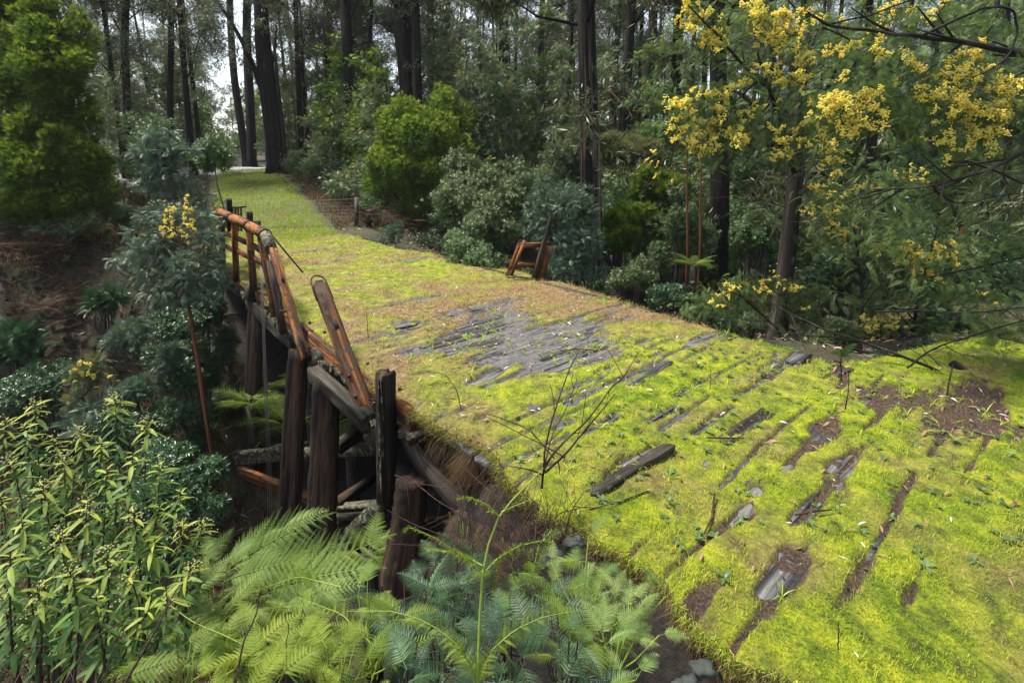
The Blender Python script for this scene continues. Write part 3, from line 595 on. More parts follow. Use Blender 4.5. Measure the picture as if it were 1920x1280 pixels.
bx(745, 880, 5.4, 835, 925, 5.2, 20, 'brace', 'dark_wood', 11, .12); bx(780, 985, 5, 900, 975, 4.5, 20, 'waling', 'pile_wood', 12); bx(770, 1040, 4.8, 840, 985, 5.4, 18, 'brace', 'dark_wood', 13)
mb = MB(); long_px(mb, 622, 1040, 6.1, 716, 945, 5.7, .095, 9, 12, 0); bpart(mb, 'brace', 'lichen_wood', 'round grey green pole brace leaning between the piles', smooth=True)
# near girder log, bent under the overhanging turf
mb = MB(); P = [on_t(u, v, t) for u, v, t in ((742, 770, .0), (760, 815, .02), (800, 872, .05), (850, 925, .1), (893, 965, .12), (930, 1015, .15), (950, 1060, .2))]; tube(mb, P, [.06, .085, .1, .12, .13, .13, .12], 12, .05, 4, ribs=.06); bpart(mb, 'girder', 'bark_brown', 'bowed pale log carrying the eroded near edge', smooth=True)
mb = MB()
for i in range(9): beam(mb, W(.1+i*.2, .18+.1*rg.random(), -.16), W(.1+i*.2, 4.1, -.16), .17, .14, jit=.02, seed=i+90, seg=.5, rag=(.1, 0))
bpart(mb, 'deck_edge', 'dark_wood')

# left railing ------------------------------------------------------------
rl = MB(); TP = -.13
def post_px(mb, u0, v0, u1, v1, wp, wp1=None, t0=TP, t1=TP, th=.1, seed=0, rag=(.01, .02)):
    p0, p1 = on_t(u0, v0, t0), on_t(u1, v1, t1); d = (p0[1]+p1[1])/2; beam(mb, p0, p1, th, wp/F_*p0[1]*1.02, up=(SV[0], SV[1], 0), w1=th, h1=(wp1 or wp)/F_*p1[1]*1.02, seed=seed, jit=.006, rag=rag)
def strap(mb, p, d, r, wd=.03, n=14, half=False):
    d = nrm(d); x = nrm(np.cross(d, [0, 0, 1])); y = np.cross(x, d); an = np.linspace(0, 6.283, n+1); tube(mb, [p+(x*math.cos(a)+y*math.sin(a))*r for a in an], .009, 5, close=False)
rail = root('railing_section', on_t(470, 480, TP), 'standing orange timber railing with mossy log top rail, at the far left of the bridge', 'railing')
RI = np.array(rail.location)
def rpart(mb, name, mat, rt=rail, label=None, smooth=False):
    o = mb.build(name, M[mat], rt, smooth); o.location = -rt.location
    if label: o['label'] = label
    return o
for i, (a, b) in enumerate((((408, 396), (436, 409)), ((436, 409), (468, 424)), ((468, 424), (497, 441)))):
    mb = MB(); p0, p1 = on_t(*a, TP), on_t(*b, TP); tube(mb, [p0, (p0+p1)/2+[0, 0, .01], p1], [.085, .09, .085], 12, .05, i); rpart(mb, 'top_rail', 'rust_wood', smooth=True)
    mb = MB(); strap(mb, p1, p1-p0, .097); rpart(mb, 'iron_strap', 'iron')
mb = MB(); p0 = on_t(498, 441, TP); p1 = on_t(509, 468, TP-.05); tube(mb, [p0, p0*.5+p1*.5, p1], [.085, .09, .088], 12, .05, 8); rpart(mb, 'top_rail', 'lichen_wood', label='broken end of the round top rail with a hollow', smooth=True)
for i, (a) in enumerate(((439, 414, 443, 526, 10, 9), (466, 420, 476, 545, 10, 11), (490, 445, 516, 592, 11, 12), (507, 490, 532, 625, 11, 12), (415, 402, 418, 505, 8, 8))):
    mb = MB(); post_px(mb, *a, seed=i+20); rpart(mb, 'post', 'rust_wood' if i != 3 else 'pile_wood')
for i, a in enumerate(((402, 431, 437, 443), (437, 443, 466, 456), (466, 455, 492, 472), (400, 451, 440, 470), (440, 468, 466, 481), (466, 478, 492, 494))):
    mb = MB(); p0, p1 = on_t(a[0], a[1], TP+.03), on_t(a[2], a[3], TP+.03); beam(mb, p0, p1, .05, .09, seed=i+50, jit=.004); rpart(mb, 'rail', 'rust_wood')
for i, (a) in enumerate(((429, 374, 431, 432, 8), (468, 398, 469, 430, 8), (482, 415, 483, 428, 5))):
    mb = MB(); post_px(mb, *a, seed=i+70, t0=.1, t1=.1); rpart(mb, 'post', 'pile_wood', label='weathered grey stub post behind the rail')
mb = MB()
for j in range(4): post_px(mb, 436+j*5.2, 390-j*.4, 437+j*5.2, 432, 5.5, t0=.25, t1=.25, th=.03, seed=j+80)
rpart(mb, 'board_panel', 'rust_wood')
mb = MB(); p0, p1 = on_t(432, 389, .25), on_t(458, 388, .25); beam(mb, p0, p1, .1, .03, seed=3); rpart(mb, 'cap_board', 'dark_wood')
# fallen posts
def slotted_post(u0, v0, u1, v1, w0, w1, slot, seed, t0, t1, th=.12):
    p0, p1 = on_t(u0, v0, t0), on_t(u1, v1, t1); L = np.linalg.norm(p1-p0); h0 = w0/F_*p0[1]; h1 = w1/F_*p1[1]; a, b = slot; q = lambda k: p0+(p1-p0)*k; hh = lambda k: h0+(h1-h0)*k
    mb = MB(); up = np.array([SV[0], SV[1], 0]); d = nrm(p1-p0); x = nrm(np.cross(d, up)); y = np.cross(x, d)
    beam(mb, p0, p1, th, h0, up=up, w1=th, h1=h1, seed=seed, jit=.005, rag=(.02, .06)); sl = MB(); beam(sl, q(a), q(b), th*.34, hh(a)+.012, up=up, seed=seed, jit=0, ch=.04)  # sl: solid dark block slightly proud of the timber, painted shade of a slot
    return mb, p0, p1, sl
P1 = root('fallen_post', on_t(571, 660, TP-.05), 'leaning rust brown post with a square slot, next to the broken top rail', 'post')
mb, a, b, sl = slotted_post(512, 468, 571, 668, 9, 11, (.27, .35), 201, TP-.04, TP-.1, .115); rpart(mb, 'timber', 'rust_wood', P1); rpart(sl, 'slot', 'slot_shade', P1)
mb = MB(); c = a+(b-a)*.6; tube(mb, [c, c+W(0, -.15)-W(0, 0)+[0, 0, .03]], .008, 6); rpart(mb, 'bolt', 'iron', P1)
P2 = root('fallen_post', on_t(695, 780, TP-.02), 'big leaning orange brown post topped by a rusty iron loop, nearest the camera', 'post')
mb, a, b, sl = slotted_post(600, 536, 694, 792, 15, 17, (.3, .37), 206, TP+.02, TP-.06, .155); rpart(mb, 'timber', 'rust_wood', P2); rpart(sl, 'slot', 'slot_shade', P2)
mb = MB(); d = nrm(a-b); c0 = on_t(599, 531, TP+.02); beam(mb, a-d*.03, a+d*.07, .1, .07, up=(SV[0], SV[1], 0), seed=9); rpart(mb, 'tenon', 'lichen_wood', P2)
mb = MB(); x = nrm(np.cross(d, [SV[0], SV[1], 0])); r = .088
P = [a-d*.22+x*r*1.1]+[a+d*(.06+math.sin(q)*.11)+x*math.cos(q)*r*1.05 for q in np.linspace(0, math.pi, 11)]+[a-d*.22-x*r*1.1]; tube(mb, P, .011, 7); rpart(mb, 'iron_loop', 'iron', P2)
for k, l in ((.66, .13), (.8, .1), (.93, .34)):
    mb = MB(); c = a+(b-a)*k; e = c+np.array([TV[0], TV[1], 0])*-.08+np.array([-SV[0], -SV[1], 0])*l; tube(mb, [c, e], .009, 6); tube(mb, [e-(e-c)*.06, e], .02, 6); rpart(mb, 'bolt', 'iron', P2)
mb = MB(); post_px(mb, 723, 708, 724, 925, 24, 27, t0=-.16, t1=-.2, th=.16, seed=31, rag=(.09, .12)); P3 = root('upright_post', on_t(724, 920, -.2), 'short dark upright post with splintered grey top at the near corner of the bridge', 'post'); rpart(mb, 'timber', 'pile_wood', P3)
mb = MB(); beam(mb, on_t(713, 712, -.25), on_t(712, 926, -.28), .02, .04, seed=8, jit=.015); rpart(mb, 'lichen_edge', 'lichen_wood', P3)
# iron rods and hanging wire
mb = MB(); tube(mb, [on_t(499, 427, .1), on_t(530, 466, .3), on_t(568, 511, .55)], .014, 6); tag(mb.build('iron_rod', M['iron']), 'thin rusty iron rod sticking out over the deck from the broken rail', 'rod')
mb = MB(); tube(mb, [on_t(504, 440, .0), on_t(518, 484, .1), on_t(533, 503, .2)], .008, 5); tag(mb.build('iron_rod', M['iron']), 'short bent rusty wire rod just below the long iron rod', 'rod')
for i in range(3):
    mb = MB(); P = [at_d(u+i*2.2*(v > 520), v, d) for u, v, d in ((488+i, 470, 8.4), (490, 560, 8.2), (495, 700, 8.1), (500+i, 830, 8.1), (502+i*1.5, 950, 8.1), (503+i, 1012, 8.1))]; tube(mb, P, .005, 4); tag(mb.build('hanging_wire', M['wire']), 'thin pinkish wire hanging from the railing down past the piles', 'wire', 'wires hanging from the railing')

# broken railing frame on the right edge
fr = root('broken_railing', on_z(990, 520), 'leaning orange H shaped railing remnant standing on the right edge of the deck', 'railing')
def fpx(a, b, d0, d1, wd, th, mat, name, seed, lab=None, w1=None, parent=fr):
    mb = MB(); beam(mb, at_d(*a, d0), at_d(*b, d1), th, wd/950*d0, up=(1, .1, 0) if abs(a[1]-b[1]) > abs(a[0]-b[0]) else (0, 0, 1), seed=seed, jit=.005, w1=th, h1=(w1 or wd)/950*d1, rag=(.02, .02)); return rpart(mb, name, mat, parent, lab)
D = 9.95
fpx((974, 456), (951, 516), D, D, 6, .1, 'rust_wood', 'post', 1); fpx((983, 452), (959, 516), D-.2, D-.2, 6, .08, 'rust_wood', 'post', 2)
fpx((987, 441), (980, 458), D-.1, D-.1, 2.5, .03, 'bark_brown', 'post', 7, w1=4)
fpx((973, 459.5), (1018, 459), D-.05, D-.05, 8.5, .1, 'rust_wood', 'rail', 3); fpx((966, 495), (1004, 498), D-.05, D-.05, 8, .1, 'rust_wood', 'rail', 4)
fpx((1035, 407), (1002, 520), D-.25, D-.25, 7, .12, 'pile_wood', 'post', 5, 'long splintered grey brown post', w1=9); fpx((1028, 462), (1012, 524), D-.1, D-.1, 16, .14, 'rust_wood', 'post', 6, 'wide orange post with an iron loop')
mb = MB(); c = at_d(1029, 459, D-.1); P = [c+np.array([math.cos(q)*.045, .0, math.sin(q)*.06]) for q in np.linspace(-.4, math.pi+.4, 10)]; tube(mb, P, .01, 6); rpart(mb, 'iron_loop', 'iron', fr)
mb = MB(); c = at_d(977, 455, D-.1); P = [c+np.array([math.cos(q)*.045, .0, math.sin(q)*.05]) for q in np.linspace(-.4, math.pi+.4, 10)]; tube(mb, P, .01, 6); rpart(mb, 'iron_loop', 'iron', fr)

# loose planks proud of the moss
for u0, v0, u1, v1, wd, th, z, lab in ((1112, 922, 1252, 838, .09, .13, .045, 'dark split plank with a deep black edge at the near end of the deck'), (1180, 726, 1252, 682, .1, .05, .012, 'narrow grey plank raised out of the moss mid deck'), (1298, 648, 1362, 630, .24, .12, .03, 'broken dark plank end jutting over the right edge of the deck'),
        (885, 728, 945, 699, .22, .04, .012, 'short grey ribbed plank piece lying left of the bare deck'), (686, 582, 735, 575, .12, .04, .008, 'wet grey plank showing near the far kerb'), (1486, 676, 1506, 664, .16, .1, .035, 'tilted black plank stub by the right corner'), (1540, 700, 1580, 690, .18, .08, .015, 'dark flat plank piece at the right corner of the deck'), (1345, 835, 1440, 775, .14, .04, .0, 'dark sunken plank in the yellow green moss'), (850, 575, 800, 580, .16, .04, .01, 'thin dark plank across the far mossy deck')):
    mb = MB(); p0, p1 = on_z(u0, v0, z), on_z(u1, v1, z); beam(mb, p0-[0, 0, th/2], p1-[0, 0, th/2-.01], wd, th, jit=.006, seed=int(u0), ch=.1, rag=(.06, .06), warp=.02, seg=.15); tag(mb.build('loose_plank', M['dark_wood' if lab.startswith('dark') else 'plank']), lab, 'plank')

# ================================================================== FOREGROUND PLANTS
UP = np.array([0, 0, 1.])
def hero_frond(mb, T, b, t, up=None, rg=None, wide=1.):
    b = np.asarray(b); t = np.asarray(t); L = np.linalg.norm(t-b); d = (t-b)/L
    # chord to template: tip of the template lies below its y axis, so tilt the axis up
    drop = T[0][:, 2].min(); d = nrm(d+UP*abs(drop)*.75); rr = frame(d[None], (UP if up is None else up)[None]); q = np.array([[L*wide, L, L]])
    scat(mb, T, b[None], rr, q, np.array([.5 if rg is None else rg.random()]), np.array([0. if rg is None else rg.random()*.6]))
def fern(u, v, d, n, size, mat, label, seed, spreadpx=60, el=(.15, .8), group=None, az=None, T=None):
    """a bracken plant whose fronds fan out from a base under pixel (u, v)"""
    rg = R_(seed); c = at_d(u, v, d); r = root('bracken_fern', c-[0, 0, size*.55], label, 'fern', group); base = np.array(r.location)
    for k in range(n):
        a = az[0]+(az[1]-az[0])*rg.random() if az else rg.random()*6.283; e = el[0]+(el[1]-el[0])*rg.random(); L = size*(.75+.5*rg.random())
        st = c+np.array([rg.normal()*spreadpx/950*d*.4, rg.normal()*.12, rg.normal()*spreadpx/950*d*.25]); d3 = np.array([math.cos(a)*math.cos(e), math.sin(a)*math.cos(e), math.sin(e)*.8])
        mb = MB(); TT_ = (T or FF)[rg.integers(0, len(T or FF))]
        hero_frond(mb, TT_, st-base, st-base+d3*L, nrm(UP+rg.normal(size=3)*.25), rg, .9+.3*rg.random()); o = mb.build('frond', M[mat], r)
        mb = MB(); s0 = st-base; tube(mb, [s0, s0*.5+np.array([0, 0, -.05]), np.array([rg.normal()*.03, rg.normal()*.03, -.1])], .0035, 4, close=False); mb.build('stalk', M['green_stem' if mat != 'fern_blue' else 'twig'], o)
    return r
k = 0
for u, v, d, n, size, mat, label, az, el in (
    (470, 1035, 2.9, 8, .55, 'fern_pale', 'pale green fern with a broad arching frond reaching over the foot of the piles', (-.5, .6), (.05, .5)),
    (590, 1100, 2.7, 8, .5, 'fern_pale', 'pale green fern just right of the broad arching frond, under the thick orange streaked pile', (-.7, .9), (0, .4)),
    (400, 1060, 2.8, 6, .42, 'fern_pale', 'pale fern half hidden behind the leafy shrub', (0, 3), (.1, .6)),
    (540, 1130, 2.35, 9, .42, 'fern_green', 'yellow green fern in front of the pale ferns', (0, 6.28), (-.1, .5)),
    (440, 1150, 2.2, 9, .4, 'fern_green', 'mid green fern right of the leafy shrub', (0, 6.28), (-.1, .5)),
    (330, 1190, 1.95, 8, .36, 'fern_green', 'fresh green fern low beneath the leafy shrub', (0, 6.28), (-.1, .5)),
    (470, 1240, 1.8, 10, .36, 'fern_bright', 'bright fern with comb like fronds at the bottom edge, left of centre', (0, 6.28), (-.2, .4)),
    (620, 1230, 1.85, 9, .36, 'fern_bright', 'yellow green fern at the bottom edge left of the tall new frond', (0, 6.28), (-.2, .4)),
    (690, 1150, 2.2, 9, .4, 'fern_green', 'green fern between the pale ferns and the blue green bracken', (0, 6.28), (-.1, .4)),
    (760, 1110, 2.6, 9, .45, 'fern_blue', 'dark blue green bracken left of the tall new frond', (0, 6.28), (0, .4)),
    (860, 1090, 2.65, 10, .45, 'fern_blue', 'dark blue green bracken behind the tall new frond', (0, 6.28), (0, .4)),
    (960, 1110, 2.6, 10, .45, 'fern_blue', 'dark blue green bracken right of the tall new frond', (0, 6.28), (0, .4)),
    (820, 1180, 2.2, 10, .4, 'fern_blue', 'blue green bracken below left of the tall new frond branches', (0, 6.28), (-.2, .3)),
    (960, 1200, 2.15, 10, .4, 'fern_blue', 'blue green bracken below right of the tall new frond branches', (0, 6.28), (-.2, .3)),
    (760, 1260, 1.9, 9, .36, 'fern_blue', 'dark bracken at the bottom edge left of the yellow stalks', (0, 6.28), (-.2, .3)),
    (900, 1275, 1.85, 9, .36, 'fern_blue', 'dark bracken at the bottom edge around the base of the tall stalk', (0, 6.28), (-.2, .3)),
    (1060, 1265, 1.95, 9, .38, 'fern_blue', 'dark green bracken at the bottom edge below the sage coloured fern', (0, 6.28), (-.2, .3)),
    (1090, 1110, 2.35, 7, .3, 'fern_pale', 'sage green bracken with narrow upright pinnae under the track edge', (.4, 2.6), (.2, 1.)),
    (1170, 1140, 2.25, 12, .28, 'fern_pale', 'large sage green bracken fan against the track edge', (-.3, 2.4), (.1, .9)),
    (1150, 1215, 2.05, 11, .26, 'fern_pale', 'sage green bracken below the large fan', (-.5, 3.), (-.1, .6)),
    (855, 1035, 3., 9, .4, 'fern_blue', 'dark bracken in the hollow left of the tall stalk', (0, 6.28), (0, .6)), (985, 1040, 2.75, 9, .36, 'fern_green', 'small green fern in the dark hollow under the near deck corner', (0, 6.28), (0, .6)), (930, 1000, 3.1, 8, .36, 'fern_brown', 'withered brown fern under the near deck corner', (0, 6.28), (-.4, .6)), (870, 960, 3.3, 8, .34, 'fern_brown', 'withered brown fern below the bowed log', (0, 6.28), (-.6, .4)),
    (1090, 1170, 2.15, 8, .36, 'fern_green', 'deep green bracken between the blue and the sage ferns', (0, 6.28), (-.1, .5))):
    k += 1; fern(u, v+(38 if u < 1000 else 0), d, int(n*1.9), size*.54, mat, label, 400+k, az=az, el=el, spreadpx=85)

# tall new bracken frond with pale stalk and unrolling arms
nf = root('bracken_crozier', at_d(905, 1300, 1.8), 'tall yellow green young bracken frond with half unrolled arms, in front of the bridge corner', 'fern')
NI = np.array(nf.location)
def nfp(u, v, d): return at_d(u, v, d)-NI
mb = MB(); ST_ = [nfp(u, v, d) for u, v, d in ((896, 1340, 1.8), (897, 1230, 1.82), (900, 1150, 1.86), (905, 1075, 1.9), (916, 1020, 1.93), (935, 970, 1.96), (958, 940, 1.98), (985, 912, 2.0), (1012, 885, 2.0))]
tube(mb, ST_, np.linspace(.0065, .0022, 9), 8); mb.build('stalk', M['green_stem'], nf, True)
def arm(pts, seed, w_=.022, n=26, curl=True, lab='arm'):
    rg = R_(seed); mb = MB(); P = np.array([nfp(*p) for p in pts]); qq = np.linspace(0, 1, 14); P = np.stack([np.interp(qq, np.linspace(0, 1, len(P)), P[:, j]) for j in range(3)], -1); tube(mb, P, np.linspace(.003, .001, 14), 6, close=False)
    o = mb.build(lab, M['green_stem'], nf, True); mb = MB(); T = [T_pinna(7, .34, .12, .3, 9), T_pinna(6, .3, .12, .6, 8)]
    for i in range(n):
        y = .12+.88*i/n; p = np.array([np.interp(y, qq, P[:, j]) for j in range(3)]); dd = nrm(P[-1]-P[0])
        for s in (-1, 1):
            side = nrm(np.cross(dd, [0, 1, .3]))*s; d = nrm(side+dd*.8+rg.normal(size=3)*.3); scat(mb, T[(i+seed) % 2], p[None], frame(d[None], nrm(rg.normal(size=3)+UP)[None]), np.array([w_*(.5+.7*rg.random())*(1.25-y*.7)]), np.array([rg.random()]), np.array([.5]))
        if curl and rg.random() < .5:
            c = p+rg.normal(size=3)*.004; x = nrm(rg.normal(size=3)); z = nrm(np.cross(x, dd)); r = .005; tube(mb, [c+(x*math.cos(a)+z*math.sin(a))*r*(1-a/9)+dd*a*.0008 for a in np.linspace(0, 6, 9)], .0014, 4)
    mb.build('pinnae', M['fern_bright'], o)
arm([(905, 1075, 1.9), (870, 1045, 1.88), (820, 1010, 1.86), (770, 988, 1.84), (757, 998, 1.83)], 1); arm([(905, 1075, 1.9), (935, 1045, 1.92), (975, 1022, 1.9), (1015, 1013, 1.88), (1034, 1017, 1.87)], 2)
arm([(936, 968, 1.96), (912, 945, 1.95), (880, 932, 1.94), (856, 936, 1.93)], 3, .025, 16); arm([(940, 960, 1.96), (965, 948, 1.97), (998, 936, 1.97)], 4, .022, 12)
arm([(905, 1060, 1.9), (860, 1035, 2.0), (800, 1030, 2.05)], 7, .045, 14, False)
lf = root('bracken_fern', at_d(890, 1330, 1.75), 'lime green bracken spreading to both sides of the tall stalk near the bottom edge', 'fern'); nf2, NI2 = nf, NI
def lime(pts, seed, sz, n=9):
    sz *= .62; n = int(n*1.5)
    rg = R_(seed); b = np.array(lf.location); P = np.array([at_d(*p)-b for p in pts]); qq = np.linspace(0, 1, 12); P = np.stack([np.interp(qq, np.linspace(0, 1, len(P)), P[:, j]) for j in range(3)], -1)
    mb = MB(); tube(mb, P, np.linspace(.0027, .001, 12), 6, close=False); o = mb.build('stalk', M['green_stem'], lf, True); mb = MB()
    for i in range(n):
        y = .3+.7*i/n; p = np.array([np.interp(y, qq, P[:, j]) for j in range(3)]); dd = nrm(P[-1]-P[0])
        for s in (-1, 1):
            d = nrm(nrm(np.cross(dd, [0, -1, .5]))*s+dd*.7+rg.normal(size=3)*.15); scat(mb, T_pinna(15, .17, .04, .5, i), p[None], frame(d[None], nrm(UP+rg.normal(size=3)*.3-np.array([0, .6, 0]))[None]), np.array([sz*(1.2-y*.8)*(.8+.4*rg.random())]), np.array([rg.random()]), np.array([rg.random()]))
    mb.build('frond', M['fern_bright'], o)
lime([(893, 1300, 1.75), (880, 1240, 1.75), (850, 1200, 1.75), (800, 1165, 1.78), (740, 1145, 1.8), (650, 1145, 1.85)], 1, .1, 11); lime([(895, 1290, 1.75), (920, 1220, 1.77), (965, 1180, 1.8), (1020, 1155, 1.83), (1090, 1143, 1.86)], 2, .1, 11)
lime([(893, 1300, 1.72), (885, 1250, 1.72), (862, 1215, 1.7), (835, 1205, 1.7)], 3, .09, 6); lime([(893, 1300, 1.72), (905, 1250, 1.72), (925, 1215, 1.7)], 4, .08, 6)
lime([(590, 1330, 1.9), (600, 1240, 1.92), (660, 1180, 1.95)], 5, .08, 8); lime([(300, 1120, 2.1), (360, 1165, 2.05), (420, 1190, 2.0), (470, 1215, 1.95)], 6, .1, 8); lime([(640, 1100, 2.2), (560, 1080, 2.3), (470, 1110, 2.3)], 7, .1, 9); lime([(700, 1210, 2.), (640, 1150, 2.1), (560, 1120, 2.2)], 8, .1, 9)

# leafy shrub, bottom left
ls = root('leafy_shrub', at_d(150, 1330, 2.3), 'large light green shrub with long pointed leaves and pale bud heads, bottom left', 'shrub'); LI = np.array(ls.location); rg = R_(71)
wood = MB(); leaf = MB(); bud = MB()
tops = [(65, 755, 2.7), (215, 745, 2.6), (45, 800, 2.6), (150, 805, 2.6), (275, 790, 2.6), (250, 850, 2.4), (120, 860, 2.4), (20, 860, 2.4), (200, 880, 2.4), (80, 910, 2.3), (340, 985, 2.5), (300, 945, 2.4), (380, 980, 2.6), (165, 940, 2.2), (40, 970, 2.2), (250, 960, 2.2), (110, 1000, 2.1), (290, 1010, 2.2), (360, 1060, 2.2), (200, 1030, 2.), (20, 1040, 2.), (130, 1070, 1.85), (240, 1080, 2.), (310, 1100, 2.), (70, 1100, 2.), (180, 1120, 1.9), (280, 1140, 1.95), (10, 790, 2.7), (100, 820, 2.8), (190, 830, 2.8), (300, 870, 2.7), (60, 870, 2.9), (340, 920, 2.9), (0, 930, 2.5), (140, 890, 2.8), (220, 930, 2.9), (50, 1150, 2.2), (120, 1170, 2.2), (230, 1170, 2.3), (5, 1120, 2.4), (380, 1030, 2.9), (180, 980, 2.8), (80, 1050, 2.7), (260, 1060, 2.7)]
for i, (u, v, d) in enumerate(tops):
    tp = at_d(u, v, d)-LI; b = at_d(u*.75+40+rg.normal()*25, 1290, d-.05)-LI; mid = (tp+b)/2+rg.normal(size=3)*.05; n = 16; q = np.linspace(0, 1, n)[:, None]; P = b*(1-q)**2+mid*2*q*(1-q)+tp*q*q
    tube(wood, P, np.linspace(.006, .002, n), 5, close=False); L = np.linalg.norm(tp-b); m = int(L/.0105)
    for j in range(m):
        y = 1-(j/m)**1.15*.85; p = np.array([np.interp(y, q[:, 0], P[:, c]) for c in range(3)]); a = j*2.4+i; e = .9*math.exp(-j*.35)+.1
        d3 = nrm(np.array([math.cos(a), math.sin(a), e-.15-.25*rg.random()])+rg.normal(size=3)*.15); s = (.03+.03*min(1, j/6))*(.6+.8*rg.random())
        if j > 26 and rg.random() < .3: continue
        scat(leaf, LANCE, p[None], frame(d3[None], nrm(UP+rg.normal(size=3)*.25)[None]), np.array([s*1.25]), np.array([rg.random()]), np.array([min(1, max(0, 1.1-j*.06))*rg.random()**.5]))
    if i % 3 != 2:
        for j in range(46 if i < 20 else 22):
            h = rg.random()*.09; p = tp+np.array([rg.normal()*.013*(1+h*14), rg.normal()*.015*(1+h*14), .02-h+rg.random()*.02]); scat(bud, ICO, p[None], np.eye(3)[None], np.array([.003+.002*rg.random()]), np.array([rg.random()]))
        for j in range(7): tube(wood, [tp-[0, 0, .05], tp+rg.normal(size=3)*[.022, .022, .012]], .001, 3, close=False)
wood.build('stem', M['twig'], ls, True); leaf.build('foliage', M['lance'], ls); bud.build('flower_bud', M['bud'], ls)

# dead twigs
def cane(pts, r0, r1, seed, mb=None, sub=0, wig=.01):
    rg = R_(seed); mb = mb or MB(); P = np.array([at_d(*p) for p in pts]); n = 5*len(P); q = np.linspace(0, 1, n); x = np.linspace(0, 1, len(P)); P = np.stack([np.interp(q, x, P[:, j]) for j in range(3)], -1); P[1:-1] += rg.normal(size=(n-2, 3))*wig*.4
    for _ in range(2): P[1:-1] = (P[:-2]+P[1:-1]*2+P[2:])/4
    tube(mb, P, np.linspace(r0, r1, n), 6, close=False)
    for k in range(sub):
        i = rg.integers(2, n-2); d = nrm(P[min(n-1, i+2)]-P[i])+rg.normal(size=3)*.7; L = np.linalg.norm(P[-1]-P[0])*(.12+.15*rg.random()); E = P[i]+nrm(d)*L; tube(mb, [P[i], (P[i]+E)/2+rg.normal(size=3)*.01, E], [r0*.5, r0*.35, r1*.6], 4, close=False)
    return mb
# bare sapling on the near corner of the deck
bt = root('bare_sapling', on_z(1020, 912), 'leafless dark twiggy sapling growing at the near left corner of the deck', 'sapling'); BL = np.array(bt.location); d0 = 3.5
for i, (pts, r) in enumerate((([(1016, 915, 3.35), (1020, 880, 3.35), (1024, 820, 3.4), (1050, 740, 3.5), (1068, 690, 3.6), (1091, 648, 3.7)], .008), ([(1020, 880, 3.35), (1045, 840, 3.4), (1100, 790, 3.45), (1145, 730, 3.6), (1175, 700, 3.7), (1196, 662, 3.8)], .008), ([(1022, 885, 3.35), (1060, 850, 3.3), (1105, 800, 3.3), (1154, 738, 3.3)], .008),
    ([(1020, 880, 3.35), (1035, 810, 3.5), (1060, 770, 3.6), (1082, 708, 3.7)], .005), ([(1018, 890, 3.35), (990, 878, 3.3), (950, 872, 3.3)], .005), ([(1060, 858, 3.3), (1010, 830, 3.3), (950, 800, 3.4), (905, 778, 3.5)], .004), ([(1040, 860, 3.3), (990, 800, 3.4), (930, 780, 3.4), (905, 775, 3.5)], .004), ([(1080, 830, 3.3), (1092, 790, 3.4), (1098, 740, 3.4)], .003), ([(1143, 728, 3.6), (1140, 745, 3.6), (1130, 780, 3.6)], .003))):
    mb = cane(pts, r*1.15, r*.45, i+1, sub=3); o = mb.build('branch', M['twig'], bt, True); o.location = -bt.location
cn = [([(740, 890, 3.3), (790, 915, 3.2), (840, 950, 3.), (900, 985, 2.8), (950, 1040, 2.6)], .0035), ([(760, 905, 3.2), (840, 915, 3.1), (930, 900, 3.)], .003), ([(725, 955, 3.), (760, 975, 3.), (840, 1010, 2.9), (880, 1040, 2.9)], .003), ([(730, 1020, 2.9), (800, 1022, 2.9), (860, 1040, 2.8)], .0025), ([(860, 870, 3.1), (930, 930, 2.9), (990, 980, 2.8), (1030, 1015, 2.7)], .003),
      ([(745, 1000, 2.9), (770, 1040, 2.9), (790, 1055, 2.9)], .0025), ([(1060, 1000, 2.6), (1070, 960, 2.6), (1095, 920, 2.7)], .005), ([(1000, 1050, 2.6), (1005, 980, 2.7), (1015, 930, 2.8)], .006), ([(960, 1060, 2.6), (975, 990, 2.7), (1000, 950, 2.8)], .004), ([(1025, 1000, 2.6), (1050, 960, 2.6), (1100, 950, 2.7), (1150, 955, 2.8)], .003), ([(865, 990, 2.9), (870, 930, 3.), (850, 880, 3.1)], .003), ([(900, 1000, 2.8), (925, 960, 2.8), (940, 900, 2.9)], .003)]
mb = MB()
for i, (p, r) in enumerate(cn): cane(p, r, r*.4, i+30, mb, 5)
rg = R_(8)
for i in range(130):
    u = 850+rg.random()*230; v = 890+rg.random()*140; d = 2.95-(v-900)/120*.25; cane([(u, v, d), (u+rg.normal()*25, v+30+rg.random()*40, d-.02), (u+rg.normal()*60, v+70+rg.random()*50, d-.05)], .0015, .0008, i+200, mb, 1)
tag(mb.build('dead_canes', M['twig']), 'tangle of thin reddish dead canes below the near corner of the deck', 'canes')
mb = MB()
for i, (p, r) in enumerate([([(805, 800, 3.8), (825, 690, 4.3), (850, 740, 4.0), (865, 768, 3.9)], .005), ([(866, 768, 3.9), (853, 725, 4.0), (833, 700, 4.2), (800, 697, 4.3)], .005)][1:]): cane(p, r, .002, i+60, mb, 2)
tag(mb.build('arched_twig', M['twig']), 'thin dark twig arching out of the grass left of the bare sapling', 'twig')
